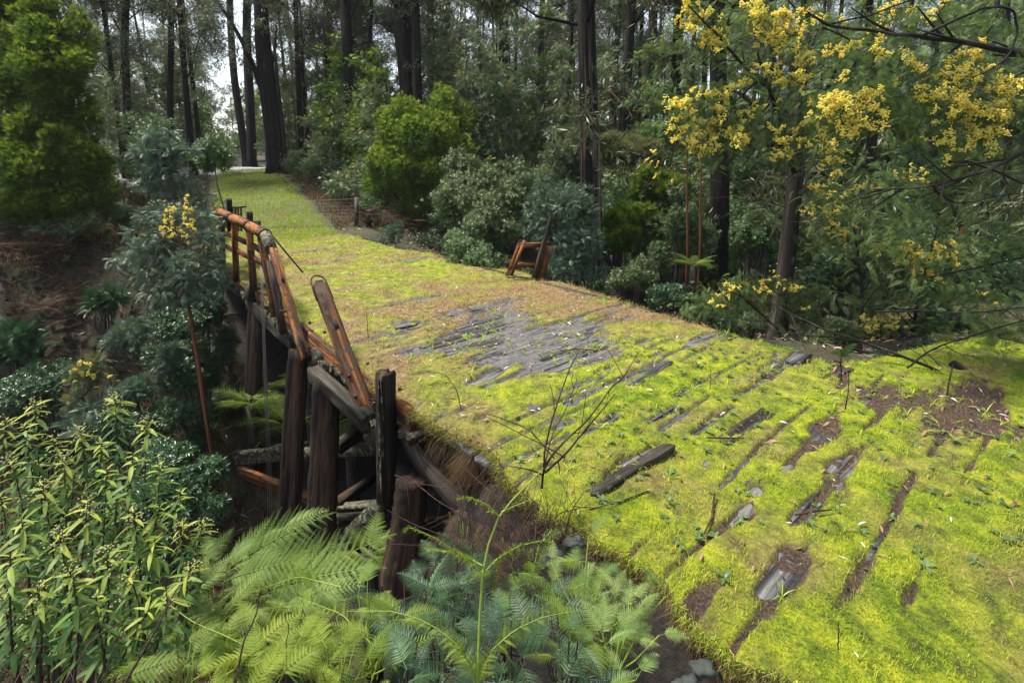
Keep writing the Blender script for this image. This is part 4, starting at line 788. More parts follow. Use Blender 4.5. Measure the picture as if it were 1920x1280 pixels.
for i, (p, r, lab) in enumerate((([(225, 1300, 1.6), (280, 1200, 1.7), (310, 1145, 1.75), (338, 1095, 1.8)], .005, 'long dark diagonal dead stem in front of the leafy shrub'), ([(435, 1290, 1.6), (455, 1210, 1.65), (480, 1150, 1.7), (490, 1100, 1.7)], .004, 'reddish dead stem rising among the ferns left of centre'), ([(110, 1300, 1.6), (170, 1200, 1.7), (228, 1165, 1.75)], .004, 'dead stem at the lower left corner beneath the shrub'), ([(25, 1290, 1.6), (60, 1215, 1.7), (85, 1205, 1.7)], .003, 'short forked dead stem in the bottom left corner'), ([(190, 1290, 1.6), (210, 1220, 1.65), (235, 1175, 1.7)], .003, 'thin dead stem left of the long diagonal one'), ([(535, 1290, 1.8), (540, 1200, 1.9), (542, 1165, 1.9)], .0025, 'thin upright dry stem between the bottom ferns'))):
    tag(cane(p, r, r*.4, i+80, None, 3).build('dead_twig', M['twig'], None, True), lab, 'stem')

# roots and dry grass hanging from the eroded edge
mb = MB(); rg = R_(12); T = (np.array([(-.5, 0, 0), (.5, 0, 0), (0, 1, 0)]), np.array([(0, 1, 2)]), np.array([0, 0, 1.]))
def hang(n, s0, s1, t0, t1, z0, z1, L, k):
    s = s0+(s1-s0)*rg.random(n); t = t0+(t1-t0)*rg.random(n)+edge_l(s); z = z0+(z1-z0)*rg.random(n); p = np.stack([O2[0]+s*SV[0]+t*TV[0], O2[1]+s*SV[1]+t*TV[1], z], -1)
    d = nrm(np.stack([-TV[0]*(.3+.7*rg.random(n))+rg.normal(size=n)*.35, -TV[1]*(.3+.7*rg.random(n))+rg.normal(size=n)*.35, -.7-.6*rg.random(n)+k*rg.random(n)], -1)); q = np.stack([np.full(n, .0035), L*(.4+.8*rg.random(n)), np.ones(n)], -1); scat(mb, T, p, frame(d, nrm(rg.normal(size=(n, 3)))), q, rg.random(n))
hang(3800, .0, 1.9, -.03, .08, -.05, .02, .1, 1.4); hang(600, .3, 1.4, .0, .12, -.12, -.02, .32, .2); hang(1500, 1.7, 9, -.02, .03, -.02, .02, .07, 1.2); hang(1800, -1.6, .1, -.05, .08, -.1, .0, .1, 1.3); hang(900, .75, .95, -.06, .05, -.1, 0, .34, .1)
tag(mb.build('hanging_dry_grass', M['straw']), 'dry brown grass and roots hanging over the eroded left edge of the deck and track', 'dry grass', kind='stuff')
def fringe():
    rg = R_(14); mb = MB(); n = 16000; s = -3.4+rg.random(n)*6; t = edge_l(s)-.02+.05*rg.random(n); z = -.09*rg.random(n)**1.5; p = np.stack([O2[0]+s*SV[0]+t*TV[0], O2[1]+s*SV[1]+t*TV[1], z+.01], -1)
    k = rg.random(n) < fbm(s*6, t*0, 3, 99)*1.6-.25; p = p[k]; n = len(p); d = nrm(np.stack([-TV[0]*(.4+.6*rg.random(n))+rg.normal(size=n)*.4, -TV[1]*(.4+.6*rg.random(n))+rg.normal(size=n)*.4, .5-1.1*rg.random(n)], -1)); q = np.stack([np.full(n, .0045), .025+.06*rg.random(n)**2, np.ones(n)], -1); scat(mb, T, p, frame(d, nrm(rg.normal(size=(n, 3)))), q, rg.random(n), np.clip(rg.random(n)*1.3-.5, 0, 1))
    tag(mb.build('edge_grass', M['grassm']), 'green and dry grass fringe spilling over the left edge of the deck and track', 'grass', kind='stuff')
fringe()
for i, (u, v, d, r, lab) in enumerate(((1040, 1052, 2.7, .05, 'bluish lichen covered stone under the near corner of the deck'), (1318, 1252, 2.2, .045, 'pale bluish stone in the dark hollow at the bottom edge'), (1078, 1020, 2.8, .05, 'dark mossy stone beside the bluish corner stone'), (1290, 1290, 2.05, .05, 'dark stone at the bottom edge beside the pale bluish stone'))):
    mb = MB(); V, F, _ = ICO; rg2 = R_(i+5); Vs = V
    # two subdivisions by midpoint
    for _ in range(2):
        nv = list(map(tuple, Vs)); idx = {}; nF = []
        def mid(a, b):
            k_ = (min(a, b), max(a, b))
            if k_ not in idx: idx[k_] = len(nv); nv.append(tuple(nrm((np.array(nv[a])+np.array(nv[b]))/2)))
            return idx[k_]
        for a, b, c in F: x, y, z = mid(a, b), mid(b, c), mid(c, a); nF += [(a, x, z), (b, y, x), (c, z, y), (x, y, z)]
        Vs = np.array(nv); F = np.array(nF)
    Vs = Vs*(1+1.3*(fbm(Vs[:, 0]*1.9+i*7+9, Vs[:, 1]*1.9+Vs[:, 2]*2.6+9, 4)-.5))[:, None]*[r*1.2, r, r*.85]; mb.add(Vs, F); tag(mb.build('stone', M['stone'], None, False, tuple(at_d(u, v, d))), lab, 'stone')
# raw soil edge of the track above the ferns
mb = MB(); ss = np.arange(-3.2, .5, .03); q = np.linspace(0, 1, 14); S, Q = np.meshgrid(ss, q, indexing='ij'); el_ = edge_l(S); T_ = el_+.1-.12*Q**1.5-.22*(fbm(S*4, Q*5, 4, 71)-.5); Z_ = -.04-1.3*Q+.1*(fbm(S*5, Q*6, 4, 73)-.5); T_ = T_-.15*sm(.25, .6, vn(S*3, Q*3, 5))*Q
X_ = O2[0]+S*SV[0]+T_*TV[0]; Y_ = O2[1]+S*SV[1]+T_*TV[1]; n, m = X_.shape; i, j = np.meshgrid(np.arange(n-1), np.arange(m-1), indexing='ij'); a = (i*m+j).ravel()
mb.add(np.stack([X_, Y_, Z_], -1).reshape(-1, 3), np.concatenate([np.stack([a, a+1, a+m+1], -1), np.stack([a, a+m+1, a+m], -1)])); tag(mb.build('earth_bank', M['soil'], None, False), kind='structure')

# ================================================================== NEAR WATTLE WITH BLOSSOM (top right)
def blossom(mb, p, size, n, rg, r=.009):
    """racemes of little balls round p"""
    m = max(1, int(n*1.5)//11)
    arms_ = nrm(rg.normal(size=(5, 3))*[1, .8, .75]+[0, 0, -.25])*(.9+.9*rg.random((5, 1)))*size
    for k in range(m):
        c = p+arms_[k % 5]*rg.random()**.8*1.5+rg.normal(size=3)*size*.14; d = nrm(rg.normal(size=3)+[0, 0, -.5]); L = size*(.35+.4*rg.random()); q = rg.random((11, 1))
        P = c+d*L*(q-.5)*1.3+rg.normal(size=(11, 3))*.011; scat(mb, ICO, P, np.tile(np.eye(3), (11, 1, 1)), r*(.7+.5*rg.random(11)), np.full(11, rg.random()*.6)+rg.random(11)*.4)
def spray(leaf, p, size, n, rg, fl=.26, Ts=TF, drp=.35):
    d = nrm(rg.normal(size=(n, 3))*[1, 1, .5]+[0, 0, -drp]); P = p+rg.normal(size=(n, 3))*size*[.85, .85, .6]*.75
    spread(leaf, Ts, P, d, nrm(rg.normal(size=(n, 3))*.5+UP), fl*(.6+.7*rg.random(n)), rg, (rg.random(n) > .8)*rg.random(n)*.4)
def wattle(label, locp, limbs, sprays, blooms, seed, wm='branch', lm='wattle', fl=.135, trunk=None, br_=.009, dens=1., bden=1.):
    rg = R_(seed); r = root('wattle_tree', locp, label, 'tree'); L = np.array(r.location); 
    if trunk is not None:
        mb = MB(); tube(mb, np.array(trunk[0])-L, trunk[1], 14, .05, seed, ribs=.12); mb.build('trunk', M[trunk[2]], r, True)
    for i, (pts, r0, r1, sub) in enumerate(limbs): mb = cane([(a_, b_, c_-.35) for a_, b_, c_ in pts], r0*1.15, r1, seed+i, sub=sub+2, wig=.03); o = mb.build('branch', M[wm], r, True); o.location = -r.location
    leaf = MB(); bl = MB()
    for u, v, d, rad, n in sprays: spray(leaf, at_d(u, v, d)-L, rad/950*d, int(n*dens), rg, fl)
    for u, v, d, rad, n in blooms:
        blossom(bl, at_d(u, v, d-.12)-L, rad/950*d, int(n*bden), rg, br_); spray(leaf, at_d(u, v, d)-L, rad/950*d*1.1, 18, rg, fl)
    leaf.build('foliage', M[lm], r); bl.build('blossom', M['blossom'], r); return r
D1 = 5.4
limbs = [([(2010, 120, 5.6), (1920, 100, 5.5), (1817, 80, 5.4), (1730, 68, 5.4), (1663, 63, 5.4), (1557, 47, 5.4), (1515, 24, 5.3)], .03, .01, 7), ([(1728, 67, 5.4), (1790, 38, 5.2), (1860, 12, 5.2), (1900, 22, 5.2), (1907, 70, 5.2), (1888, 112, 5.2), (1822, 146, 5.2)], .014, .006, 5), ([(2010, 240, 5.6), (1920, 283, 5.4), (1850, 320, 5.3), (1760, 350, 5.3), (1630, 355, 5.3)], .022, .006, 8), ([(1780, 303, 5.3), (1815, 303, 5.4), (1920, 345, 5.5)], .012, .01, 4), ([(1750, 350, 5.3), (1790, 385, 5.4), (1850, 372, 5.4), (1925, 360, 5.4)], .009, .005, 4), ([(1560, 45, 5.4), (1640, 25, 5.4), (1700, 5, 5.4), (1760, -20, 5.4)], .009, .007, 3), ([(1600, 80, 5.5), (1570, 60, 5.4), (1540, 52, 5.4)], .008, .007, 2), ([(1640, 585, 6.), (1730, 582, 5.9), (1800, 588, 5.8), (1925, 575, 5.7)], .01, .007, 6), ([(1740, 520, 6.), (1840, 500, 5.8), (1925, 480, 5.7)], .01, .007, 5), ([(1700, 690, 6.), (1760, 650, 5.9), (1850, 620, 5.8), (1925, 600, 5.7)], .009, .006, 5), ([(1870, 15, 5.3), (1880, -40, 5.3)], .02, .02, 0)]
sprays = [(u, v, D1+dd, rr, n) for u, v, dd, rr, n in ((1620, 110, .1, 60, 40), (1700, 140, 0, 60, 45), (1640, 170, 0, 55, 30), (1770, 180, .1, 60, 40), (1590, 60, .2, 60, 30), (1720, 60, .3, 60, 30), (1850, 60, .3, 60, 30), (1800, 120, .1, 60, 40), (1880, 200, 0, 60, 40), (1790, 230, .1, 70, 50), (1720, 220, .3, 60, 35), (1850, 130, .2, 60, 35), (1680, 210, .2, 60, 40), (1890, 40, .4, 60, 30), (1660, 20, .3, 60, 30), (1760, 20, .3, 60, 30), (1900, 300, .2, 50, 30), (1820, 330, .3, 60, 30), (1760, 400, .4, 70, 36), (1850, 420, .4, 70, 36), (1900, 480, .4, 60, 30), (1700, 330, .5, 70, 36), (1640, 390, .5, 70, 36), (1880, 560, .5, 60, 30), (1780, 540, .5, 70, 36), (1850, 640, .4, 60, 36), (1900, 700, .4, 60, 30), (1680, 460, .5, 60, 30))]
blooms = [(u, v, D1-.1, rr, n) for u, v, rr, n in ((1560, 175, 22, 120), (1590, 185, 24, 160), (1620, 175, 22, 130), (1600, 220, 26, 170), (1635, 200, 18, 90), (1555, 205, 14, 50), (1610, 240, 18, 90), (1640, 90, 20, 80), (1710, 115, 18, 90), (1780, 125, 18, 90), (1800, 135, 18, 90), (1830, 95, 20, 110), (1820, 125, 18, 80), (1760, 165, 22, 110), (1800, 190, 26, 190), (1820, 220, 26, 180), (1790, 210, 20, 110), (1850, 240, 22, 130), (1870, 165, 22, 120), (1895, 175, 22, 140), (1900, 200, 20, 90), (1905, 155, 16, 70), (1870, 200, 18, 90), (1790, 270, 20, 100), (1820, 262, 18, 70), (1580, 85, 18, 60), (1570, 90, 10, 30), (1660, 32, 16, 40), (1680, 12, 16, 50), (1540, 30, 20, 70), (1740, 175, 14, 50), (1750, 25, 16, 50))]
wattle('flowering wattle reaching in from the right edge, yellow blossom on long bare branches', W(1.2, 8.2, -.3), limbs, sprays, blooms, 5, dens=3, bden=1.6)
# second wattle: leaning trunk behind the right corner of the deck
p0 = at_d(1457, 640, 9.1); p1 = at_d(1475, 500, 9.1); p2 = at_d(1493, 330, 9.1); p3 = at_d(1505, 200, 8.9); p4 = at_d(1470, 40, 8.6)
limbs = [([(1493, 330, 9.1), (1450, 190, 8.2), (1420, 100, 7.6)], .05, .015, 6), ([(1490, 300, 9), (1400, 180, 8.2), (1340, 160, 7.6)], .035, .012, 6), ([(1500, 250, 9), (1560, 150, 8.4), (1600, 60, 8.)], .04, .012, 6), ([(1493, 240, 9), (1520, 60, 8.8), (1500, -60, 8.5)], .05, .02, 5), ([(1483, 225, 8.8), (1440, 160, 8.5), (1420, 140, 8.3)], .02, .01, 3), ([(1420, 150, 8), (1340, 60, 7.5), (1290, 10, 7.3)], .02, .01, 4)]
sprays = [(u, v, d, rr, n) for u, v, d, rr, n in ((1300, 40, 7.4, 50, 36), (1350, 100, 7.5, 50, 40), (1400, 40, 7.4, 45, 36), (1470, 60, 7.5, 60, 50), (1440, 130, 7.6, 55, 45), (1340, 200, 7.3, 60, 60), (1290, 220, 7.3, 45, 40), (1380, 230, 7.4, 50, 40), (1440, 220, 7.8, 50, 36), (1500, 240, 7.8, 50, 40), (1540, 200, 8, 50, 40), (1490, 170, 7.8, 50, 40), (1540, 100, 8, 50, 36), (1560, 280, 8.2, 45, 36), (1480, 290, 8, 40, 30), (1340, 290, 7.6, 40, 24), (1280, 120, 7.8, 50, 26), (1400, -20, 7.8, 60, 30), (1500, 0, 8, 60, 36))]
blooms = [(u, v, 7.3, rr, n) for u, v, rr, n in ((1285, 12, 20, 150), (1300, 35, 20, 160), (1312, 62, 18, 120), (1290, 48, 16, 90), (1345, 80, 18, 100), (1352, 60, 12, 50), (1412, 20, 20, 140), (1440, 25, 22, 180), (1465, 20, 20, 150), (1475, 55, 20, 170), (1445, 60, 20, 150), (1420, 55, 18, 110), (1455, 80, 18, 120), (1405, 140, 14, 70), (1450, 130, 16, 90), (1490, 115, 20, 140), (1500, 140, 18, 120), (1475, 150, 16, 90), (1510, 100, 12, 60), (1360, 165, 16, 100), (1345, 175, 12, 60), (1318, 170, 12, 60), (1290, 185, 18, 120), (1270, 190, 12, 60), (1300, 215, 20, 160), (1280, 240, 16, 110), (1335, 200, 18, 120), (1330, 225, 16, 90), (1370, 250, 22, 180), (1310, 250, 18, 120), (1330, 275, 16, 90), (1300, 275, 12, 60), (1345, 255, 16, 90), (1390, 235, 12, 60), (1410, 200, 14, 70), (1400, 215, 10, 40), (1455, 250, 14, 80), (1480, 275, 16, 90), (1495, 260, 14, 70), (1470, 290, 12, 60), (1520, 190, 14, 60), (1515, 225, 16, 90), (1540, 245, 16, 80), (1560, 280, 16, 90), (1550, 300, 12, 50))]
wattle('leaning dark trunked wattle behind the right corner of the deck, heavy with yellow blossom', p0, limbs, sprays, blooms, 9, trunk=([p0-[0, 0, .6], p0, p1, p2, p3, p4], [.2, .16, .14, .125, .1, .05], 'bark_brown'), br_=.0115, fl=.15, bden=1.4, dens=2.6)
# low wattle by the corner
p0 = at_d(1500, 640, 8)
limbs = [([(1490, 660, 8), (1440, 600, 7.8), (1400, 560, 7.5), (1350, 540, 7.3)], .015, .006, 6), ([(1480, 650, 8), (1470, 590, 7.7), (1480, 550, 7.4)], .012, .006, 5)]
sprays = [(u, v, 7.4, rr, n) for u, v, rr, n in ((1330, 560, 34, 46), (1370, 545, 34, 46), (1400, 530, 28, 40), (1300, 580, 28, 34), (1440, 550, 34, 46), (1490, 555, 30, 40), (1360, 580, 30, 34), (1420, 590, 34, 36), (1510, 590, 30, 30), (1530, 540, 24, 24))]
blooms = [(u, v, 7.2, rr, n) for u, v, rr, n in ((1345, 560, 10, 40), (1372, 533, 10, 40), (1365, 545, 8, 30), (1430, 528, 10, 45), (1440, 540, 8, 30), (1450, 522, 8, 30), (1490, 535, 12, 45), (1475, 530, 8, 25), (1495, 545, 8, 25), (1350, 568, 6, 20), (1510, 575, 8, 20), (1425, 545, 8, 25))]
wattle('low feathery wattle spray with small yellow flowers behind the deck corner', p0, limbs, sprays, blooms, 19, fl=.13, br_=.010, dens=2.4)
p0 = at_d(1640, 690, 9)
sprays = [(u, v, 8.6, rr, n) for u, v, rr, n in ((1560, 380, 50, 60), (1600, 420, 50, 60), (1660, 440, 50, 50), (1720, 460, 55, 70), (1780, 470, 50, 60), (1560, 450, 50, 50), (1640, 330, 50, 50), (1560, 640, 40, 40), (1640, 620, 45, 50), (1700, 600, 50, 50), (1740, 640, 50, 50), (1620, 560, 45, 40), (1820, 690, 50, 50), (1800, 640, 50, 50), (1830, 560, 50, 50), (1760, 560, 50, 40), (1670, 530, 50, 40))]
blooms = [(u, v, 8.4, rr, n) for u, v, rr, n in ((1540, 380, 14, 35), (1555, 400, 14, 35), (1580, 440, 12, 40), (1565, 430, 10, 30), (1530, 350, 14, 20), (1700, 455, 16, 50), (1730, 470, 16, 60), (1760, 465, 16, 50), (1650, 460, 14, 30), (1690, 480, 12, 30), (1745, 510, 12, 40), (1720, 500, 12, 40), (1635, 600, 14, 60), (1625, 615, 10, 40), (1680, 595, 12, 35), (1660, 610, 10, 25), (1660, 635, 10, 20), (1840, 670, 12, 25), (1850, 555, 12, 20), (1780, 480, 10, 30), (1560, 330, 16, 25), (1590, 360, 16, 25), (1640, 345, 14, 20), (1730, 335, 14, 25), (1700, 325, 12, 20), (1890, 660, 10, 15), (1725, 690, 8, 15))]
wattle('dark feathery wattle with scattered small yellow flowers, behind the fallen branch', p0, [([(1600, 690, 9), (1620, 560, 8.8), (1600, 420, 8.6)], .03, .012, 8), ([(1700, 700, 9), (1720, 560, 8.8), (1760, 420, 8.6)], .03, .01, 8)], sprays, blooms, 23, fl=.17, br_=.012, bden=3, dens=2.6)
# fallen branch and log at the edge of the clearing
fb = root('fallen_branch', at_d(1870, 745, 5.6), 'thin dead branch arching left from the dark log at the right edge of the clearing', 'branch')
for i, (pts, r0, r1, sub) in enumerate((([(1880, 750, 5.6), (1800, 712, 5.6), (1725, 680, 5.7), (1620, 640, 5.9), (1545, 618, 6.0), (1480, 590, 6.1), (1440, 562, 6.2)], .024, .005, 6), ([(1620, 640, 5.9), (1560, 634, 6), (1490, 628, 6.1), (1415, 614, 6.3), (1380, 590, 6.4)], .012, .003, 5), ([(1545, 618, 6.), (1550, 590, 6.), (1560, 575, 6)], .005, .002, 2), ([(1740, 685, 5.7), (1720, 660, 5.7), (1690, 645, 5.7)], .004, .002, 2))):
    o = cane(pts, r0, r1, i+90, None, sub, wig=.03).build('branch', M['branch'], fb, True); o.location = -fb.location
mb = MB(); P = [at_d(u, v, d) for u, v, d in ((1785, 678, 5.75), (1820, 712, 5.65), (1850, 735, 5.6), (1880, 748, 5.5))]; tube(mb, P, [.04, .07, .08, .06], 12, .1, 3, ribs=.2); tag(mb.build('log', M['bark_black'], None, True), 'dark burnt log half hidden at the right edge of the clearing', 'log')
mb = MB(); P = [at_d(u, v, d) for u, v, d in ((1838, 712, 5.9), (1870, 735, 5.8), (1900, 748, 5.7))]; tube(mb, P, [.09, .12, .1], 12, .1, 5, ribs=.2); tag(mb.build('log', M['bark_brown'], None, True), 'short brown log lying behind the dark burnt log', 'log')
for i, (p, r, lab) in enumerate((([(1578, 715, 5.2), (1577, 690, 5.2), (1576, 655, 5.2)], .01, 'thin dark upright stick at the right corner of the deck'), ([(1585, 768, 4.5), (1590, 735, 4.5), (1592, 700, 4.5)], .006, 'thin leaning stick in the grass below the upright stick'), ([(1775, 742, 5.1), (1780, 710, 5.1), (1787, 684, 5.1)], .009, 'short bent stick in front of the dark log'), ([(1572, 1217, 2.15), (1572, 1195, 2.15), (1573, 1165, 2.15)], .003, 'short dark stick poking from the bright grass at the bottom'), ([(691, 633, 5.2), (689, 610, 5.2), (688, 583, 5.2)], .004, 'thin dry stalk beside the kerb bolts'), ([(1332, 730, 4.6), (1332, 710, 4.6), (1333, 690, 4.6)], .003, 'thin dry stalk near the long narrow plank'))):
    tag(cane(p, r, r*.6, i+120, None, 1).build('stick', M['twig'], None, True), lab, 'stick')
for i, (p, lab) in enumerate((([(1050, 658, 5.4), (1080, 654, 5.4), (1120, 657, 5.4)], 'curved dark twig lying on the bare grey planks'), ([(1105, 955, 3.1), (1160, 942, 3.15), (1215, 920, 3.2)], 'thin brown twig lying beside the split plank'), ([(1490, 965, 2.95), (1525, 958, 2.95), (1560, 955, 2.95)], 'dark twig lying across a bare strip of the track'), ([(1325, 820, 3.8), (1360, 821, 3.8), (1395, 821, 3.8)], 'straight twig lying on the long sunken plank'), ([(520, 442, 12.5), (545, 438, 12.5), (580, 441, 12.5)], 'dark twig on the far mossy deck by the railing'), ([(1340, 925, 3.1), (1335, 970, 2.95), (1320, 1000, 2.85)], 'short twig on the bright moss'))):
    q = [tuple(on_z(u, v, .04)) for u, v, d in p]; mb = MB(); tube(mb, q, [.006, .008, .004], 6, .1); tag(mb.build('twig', M['twig']), lab, 'twig')

# ================================================================== THE FOREST
def gx(u, y, z=0.):                        # world x under photograph column u at world distance y
    Z = y*math.cos(PITCH)+(HCAM-z)*math.sin(PITCH); return (u-CX)/F_*Z
def stand(u, y, dz=0.):
    z = Hf(gx(u, y), y); x = gx(u, y, z); return np.array([x, y, Hf(x, y)+dz])
# ---- prototypes (each the first tree of its kind, the rest are copies sharing its meshes)
PROTO = {}
def proto(key, name, cat, label, group, wm, lm, **kw):
    wd, lf_, cl = grow(**kw); bl = None
    if kw.get('blossom'): pass
    PROTO[key] = dict(name=name, cat=cat, label=label, group=group, wm=wm, lm=lm, wood=wd.mesh('trunk', M[wm], True), leaf=lf_.mesh('foliage', M[lm]), bl=None, r0=kw['r0'])
    return cl
def put(key, loc, rz=0., s=1., label=None, group=None, leafmat=None):
    p = PROTO[key]; r = root(p['name'], loc, label or p['label'], p['cat'], group or (None if label else p['group'])); r.rotation_euler = (0, 0, rz); r.scale = (s,)*3 if np.isscalar(s) else s
    for nm in ('wood', 'leaf', 'bl'):
        if p[nm] is not None:
            o = bpy.data.objects.new({'wood': 'trunk', 'leaf': 'foliage', 'bl': 'blossom'}[nm], p[nm]); COL.objects.link(o); o.parent = r
    return r
GE = 'tall dark eucalypts of the forest behind'; GW = 'feathery understorey wattles of the forest behind'; GS = 'leafy bushes of the forest understorey'
for i in range(4):
    proto('euc%d' % i, 'eucalyptus_tree', 'tree', 'tall slim dark eucalypt with thin hanging foliage in the forest behind', GE, 'bark_black', 'euc', seed=20+i, Ht=19, r0=.15, cb=(.12, .22, .3, .16)[i], nbr=(15, 13, 12, 17)[i], L=3.4, Ts=TH, nleaf=1500, lsize=.2, elev=.7, droop=.25, clus=.62, lean=((.03, 0), (-.02, .02), (.05, 0), (-.04, 0))[i], twist=.12)
for i in range(4):
    proto('wat%d' % i, 'wattle_tree', 'tree', 'grey green feathery wattle filling the gaps between the forest trunks', GW, 'bark_grey', ('wattle_grey', 'wattle', 'wattle_grey', 'blackwattle')[i], seed=40+i, Ht=8.5, r0=.09, cb=.1, nbr=20, L=2.4, Ts=TFar+TF[:1], nleaf=2600, lsize=.28, elev=.45, droop=.5, clus=.66, twist=.3)
for i in range(3):
    proto('shr%d' % i, 'bush', 'bush', 'dull green leafy bush in the forest understorey', GS, 'bark_grey', ('shrub', 'dkshrub', 'shrub')[i], seed=60+i, Ht=2.6, r0=.04, cb=.05, nbr=14, L=1.5, Ts=TS, nleaf=2600, lsize=.17, elev=.6, droop=.3, clus=.8)
def wattle_yellow():
    rg = R_(66); wd, lf_, cl = grow(seed=66, Ht=6.5, r0=.06, cb=.12, nbr=18, L=1.9, Ts=TFar, nleaf=2600, lsize=.32, elev=.4, droop=.6, clus=.66); bl = MB()
    for j in rg.choice(len(cl), 34, False): blossom(bl, cl[j][0], .2, 40, rg, .028)
    PROTO['yel'] = dict(name='wattle_tree', cat='tree', label='young wattle speckled with dull yellow flowers in the forest behind', group='wattles with dull yellow flowers in the forest behind', wm='bark_grey', lm='wattle_grey', wood=wd.mesh('trunk', M['bark_grey'], True), leaf=lf_.mesh('foliage', M['wattle_grey']), bl=bl.mesh('blossom', M['blossom']), r0=.06)
wattle_yellow()

# ---- trunks one can point to
def bare_trunk(label, pts, dia_px, d, mat, seed, crown=None, limbs=(), cm='euc', name='eucalyptus_tree', nleaf=2200, ribs=.14, tp=.85):
    P = np.array([at_d(u, v, dd) for u, v, dd in pts]); b = P[0].copy(); x, y = b[0], b[1]; b[2] = Hf(x, y)-.2; r = root(name, b, label, 'tree'); L = b
    P = np.concatenate([[b], P[1:]]); r0 = dia_px/950*d/2; q = np.linspace(0, 1, 16); xx = np.linspace(0, 1, len(P)); PP = np.stack([np.interp(q, xx, P[:, j]) for j in range(3)], -1)
    for _ in range(2): PP[1:-1] = (PP[:-2]+2*PP[1:-1]+PP[2:])/4
    mb = MB(); rad = r0*(1.12-(1.12-tp)*q); rad[0] *= 1.35; tube(mb, PP-L, rad, 18, .04, seed, ribs=ribs); mb.build('trunk', M[mat], r, True)
    leaf = MB(); rg = R_(seed)
    for pts2, ra, rb in limbs:
        mb = MB(); Q = np.array([at_d(*p) for p in pts2])-L; q2 = np.linspace(0, 1, 10); Q = np.stack([np.interp(q2, np.linspace(0, 1, len(Q)), Q[:, j]) for j in range(3)], -1)
        for _ in range(2): Q[1:-1] = (Q[:-2]+2*Q[1:-1]+Q[2:])/4
        tube(mb, Q, np.linspace(ra, rb, 10), 8, .05, seed); mb.build('limb', M[mat], r, True)
        spray(leaf, Q[-1], .9, 60, rg, .28, TH)
    top = PP[-1]-L; hh = top[2]
    if crown:
        for i in range(crown):
            h = hh*(.75+.5*rg.random()); a = rg.random()*6.28; rr = 1.2+2.2*rg.random(); c = np.array([top[0]+math.cos(a)*rr, top[1]+math.sin(a)*rr, h]); mb = MB(); i0 = int(10+5*rg.random())
            tube(mb, [PP[i0]-L, (PP[i0]-L+c)/2+[0, 0, -.3], c], [r0*.22, r0*.12, .012], 6); mb.build('limb', M[mat], r, True); spray(leaf, c, .8, nleaf//crown, rg, .26, TH if cm == 'euc' else TF)
    if leaf.n: leaf.build('foliage', M[cm], r)
    return r
bare_trunk('tall dark forked eucalypt with a flared base at the end of the green path', [(521, 312, 28), (515, 250, 28), (500, 150, 28), (490, 50, 28), (488, -60, 28), (486, -160, 28)], 32, 28, 'bark_black', 1, 6, (([(492, 170, 28), (470, 110, 27.5), (445, 60, 27), (400, -10, 26.5)], .17, .08), ([(503, 140, 28), (516, 100, 28.3), (518, 50, 28.6)], .12, .04), ([(490, 20, 28), (505, -10, 28), (530, -50, 28)], .2, .1)), tp=.55)
bare_trunk('slim dark trunk, left one of the pair across the gravel road', [(463, 303, 38), (452, 230, 38), (437, 130, 38), (428, -40, 38), (425, -120, 38)], 12, 38, 'bark_black', 2, 4)
bare_trunk('slim dark trunk, right one of the pair across the gravel road', [(472, 306, 37.5), (470, 220, 37.5), (462, 60, 37.5), (466, -100, 37.5)], 15, 37.5, 'bark_black', 3, 4)
bare_trunk('tall dark trunk rising above the left big bright green wattle', [(237, 300, 26), (237, 200, 26), (233, 80, 26), (238, -100, 26)], 13, 26, 'bark_black', 4, 8)
bare_trunk('dark trunk between the left tall trunk and the forked eucalypt', [(318, 280, 28), (318, 180, 28), (321, 60, 28), (322, -100, 28)], 10, 28, 'bark_black', 5, 8)
bare_trunk('slender dark trunk right of the forked eucalypt', [(618, 300, 30), (616, 180, 30), (612, 60, 30), (610, -100, 30)], 11, 30, 'bark_black', 6, 6)
bare_trunk('ivy covered dark trunk beside the rounded green bush', [(664, 330, 24), (658, 240, 24), (650, 100, 24), (645, -100, 24)], 18, 24, 'bark_black', 7, 4)
bare_trunk('thick dark trunk behind the top of the rounded green bush', [(768, 290, 24), (765, 180, 24), (752, 60, 24), (748, -100, 24)], 26, 24, 'bark_black', 8, 4)
bare_trunk('thick dark trunk just right of the one behind the rounded bush', [(785, 290, 23), (783, 180, 23), (780, 60, 23), (778, -100, 23)], 17, 23, 'bark_black', 9, 4)
bare_trunk('dark trunk in the middle background with grey green wattle round it', [(943, 290, 25), (943, 180, 25), (945, 60, 25), (950, -100, 25)], 18, 25, 'bark_black', 10, 4)
bare_trunk('tall straight trunk with black and pinkish brown striped bark, mid picture', [(1112, 520, 13.5), (1108, 330, 13.5), (1102, 150, 13.5), (1098, 0, 13.5), (1094, -180, 13.5)], 35, 13.5, 'bark_striped', 11, 3, ribs=.1)
bare_trunk('black trunk behind the striped one, first of two to its right', [(1169, 330, 22), (1172, 200, 22), (1182, 60, 22), (1190, -120, 22)], 17, 22, 'bark_black', 12, 3)
bare_trunk('black trunk behind the striped one, second of two to its right', [(1210, 330, 21), (1213, 200, 21), (1224, 60, 21), (1228, -120, 21)], 18, 21, 'bark_black', 13, 3)
bare_trunk('black trunk at the left side of the yellow blossom', [(1268, 300, 22), (1268, 170, 22), (1272, 60, 22), (1276, -120, 22)], 19, 22, 'bark_black', 14, 3)
bare_trunk('thick dark grey trunk standing under the yellow blossom, in the right half', [(1350, 505, 13.8), (1350, 350, 13.8), (1347, 200, 13.8), (1345, 60, 13.8), (1340, -150, 13.8)], 30, 13.8, 'bark_black', 15, 3)
bare_trunk('thin dark trunk between the thick grey trunk and the leaning wattle', [(1446, 340, 18), (1446, 250, 18), (1447, 150, 18), (1450, -100, 18)], 13, 18, 'bark_black', 16, 3)
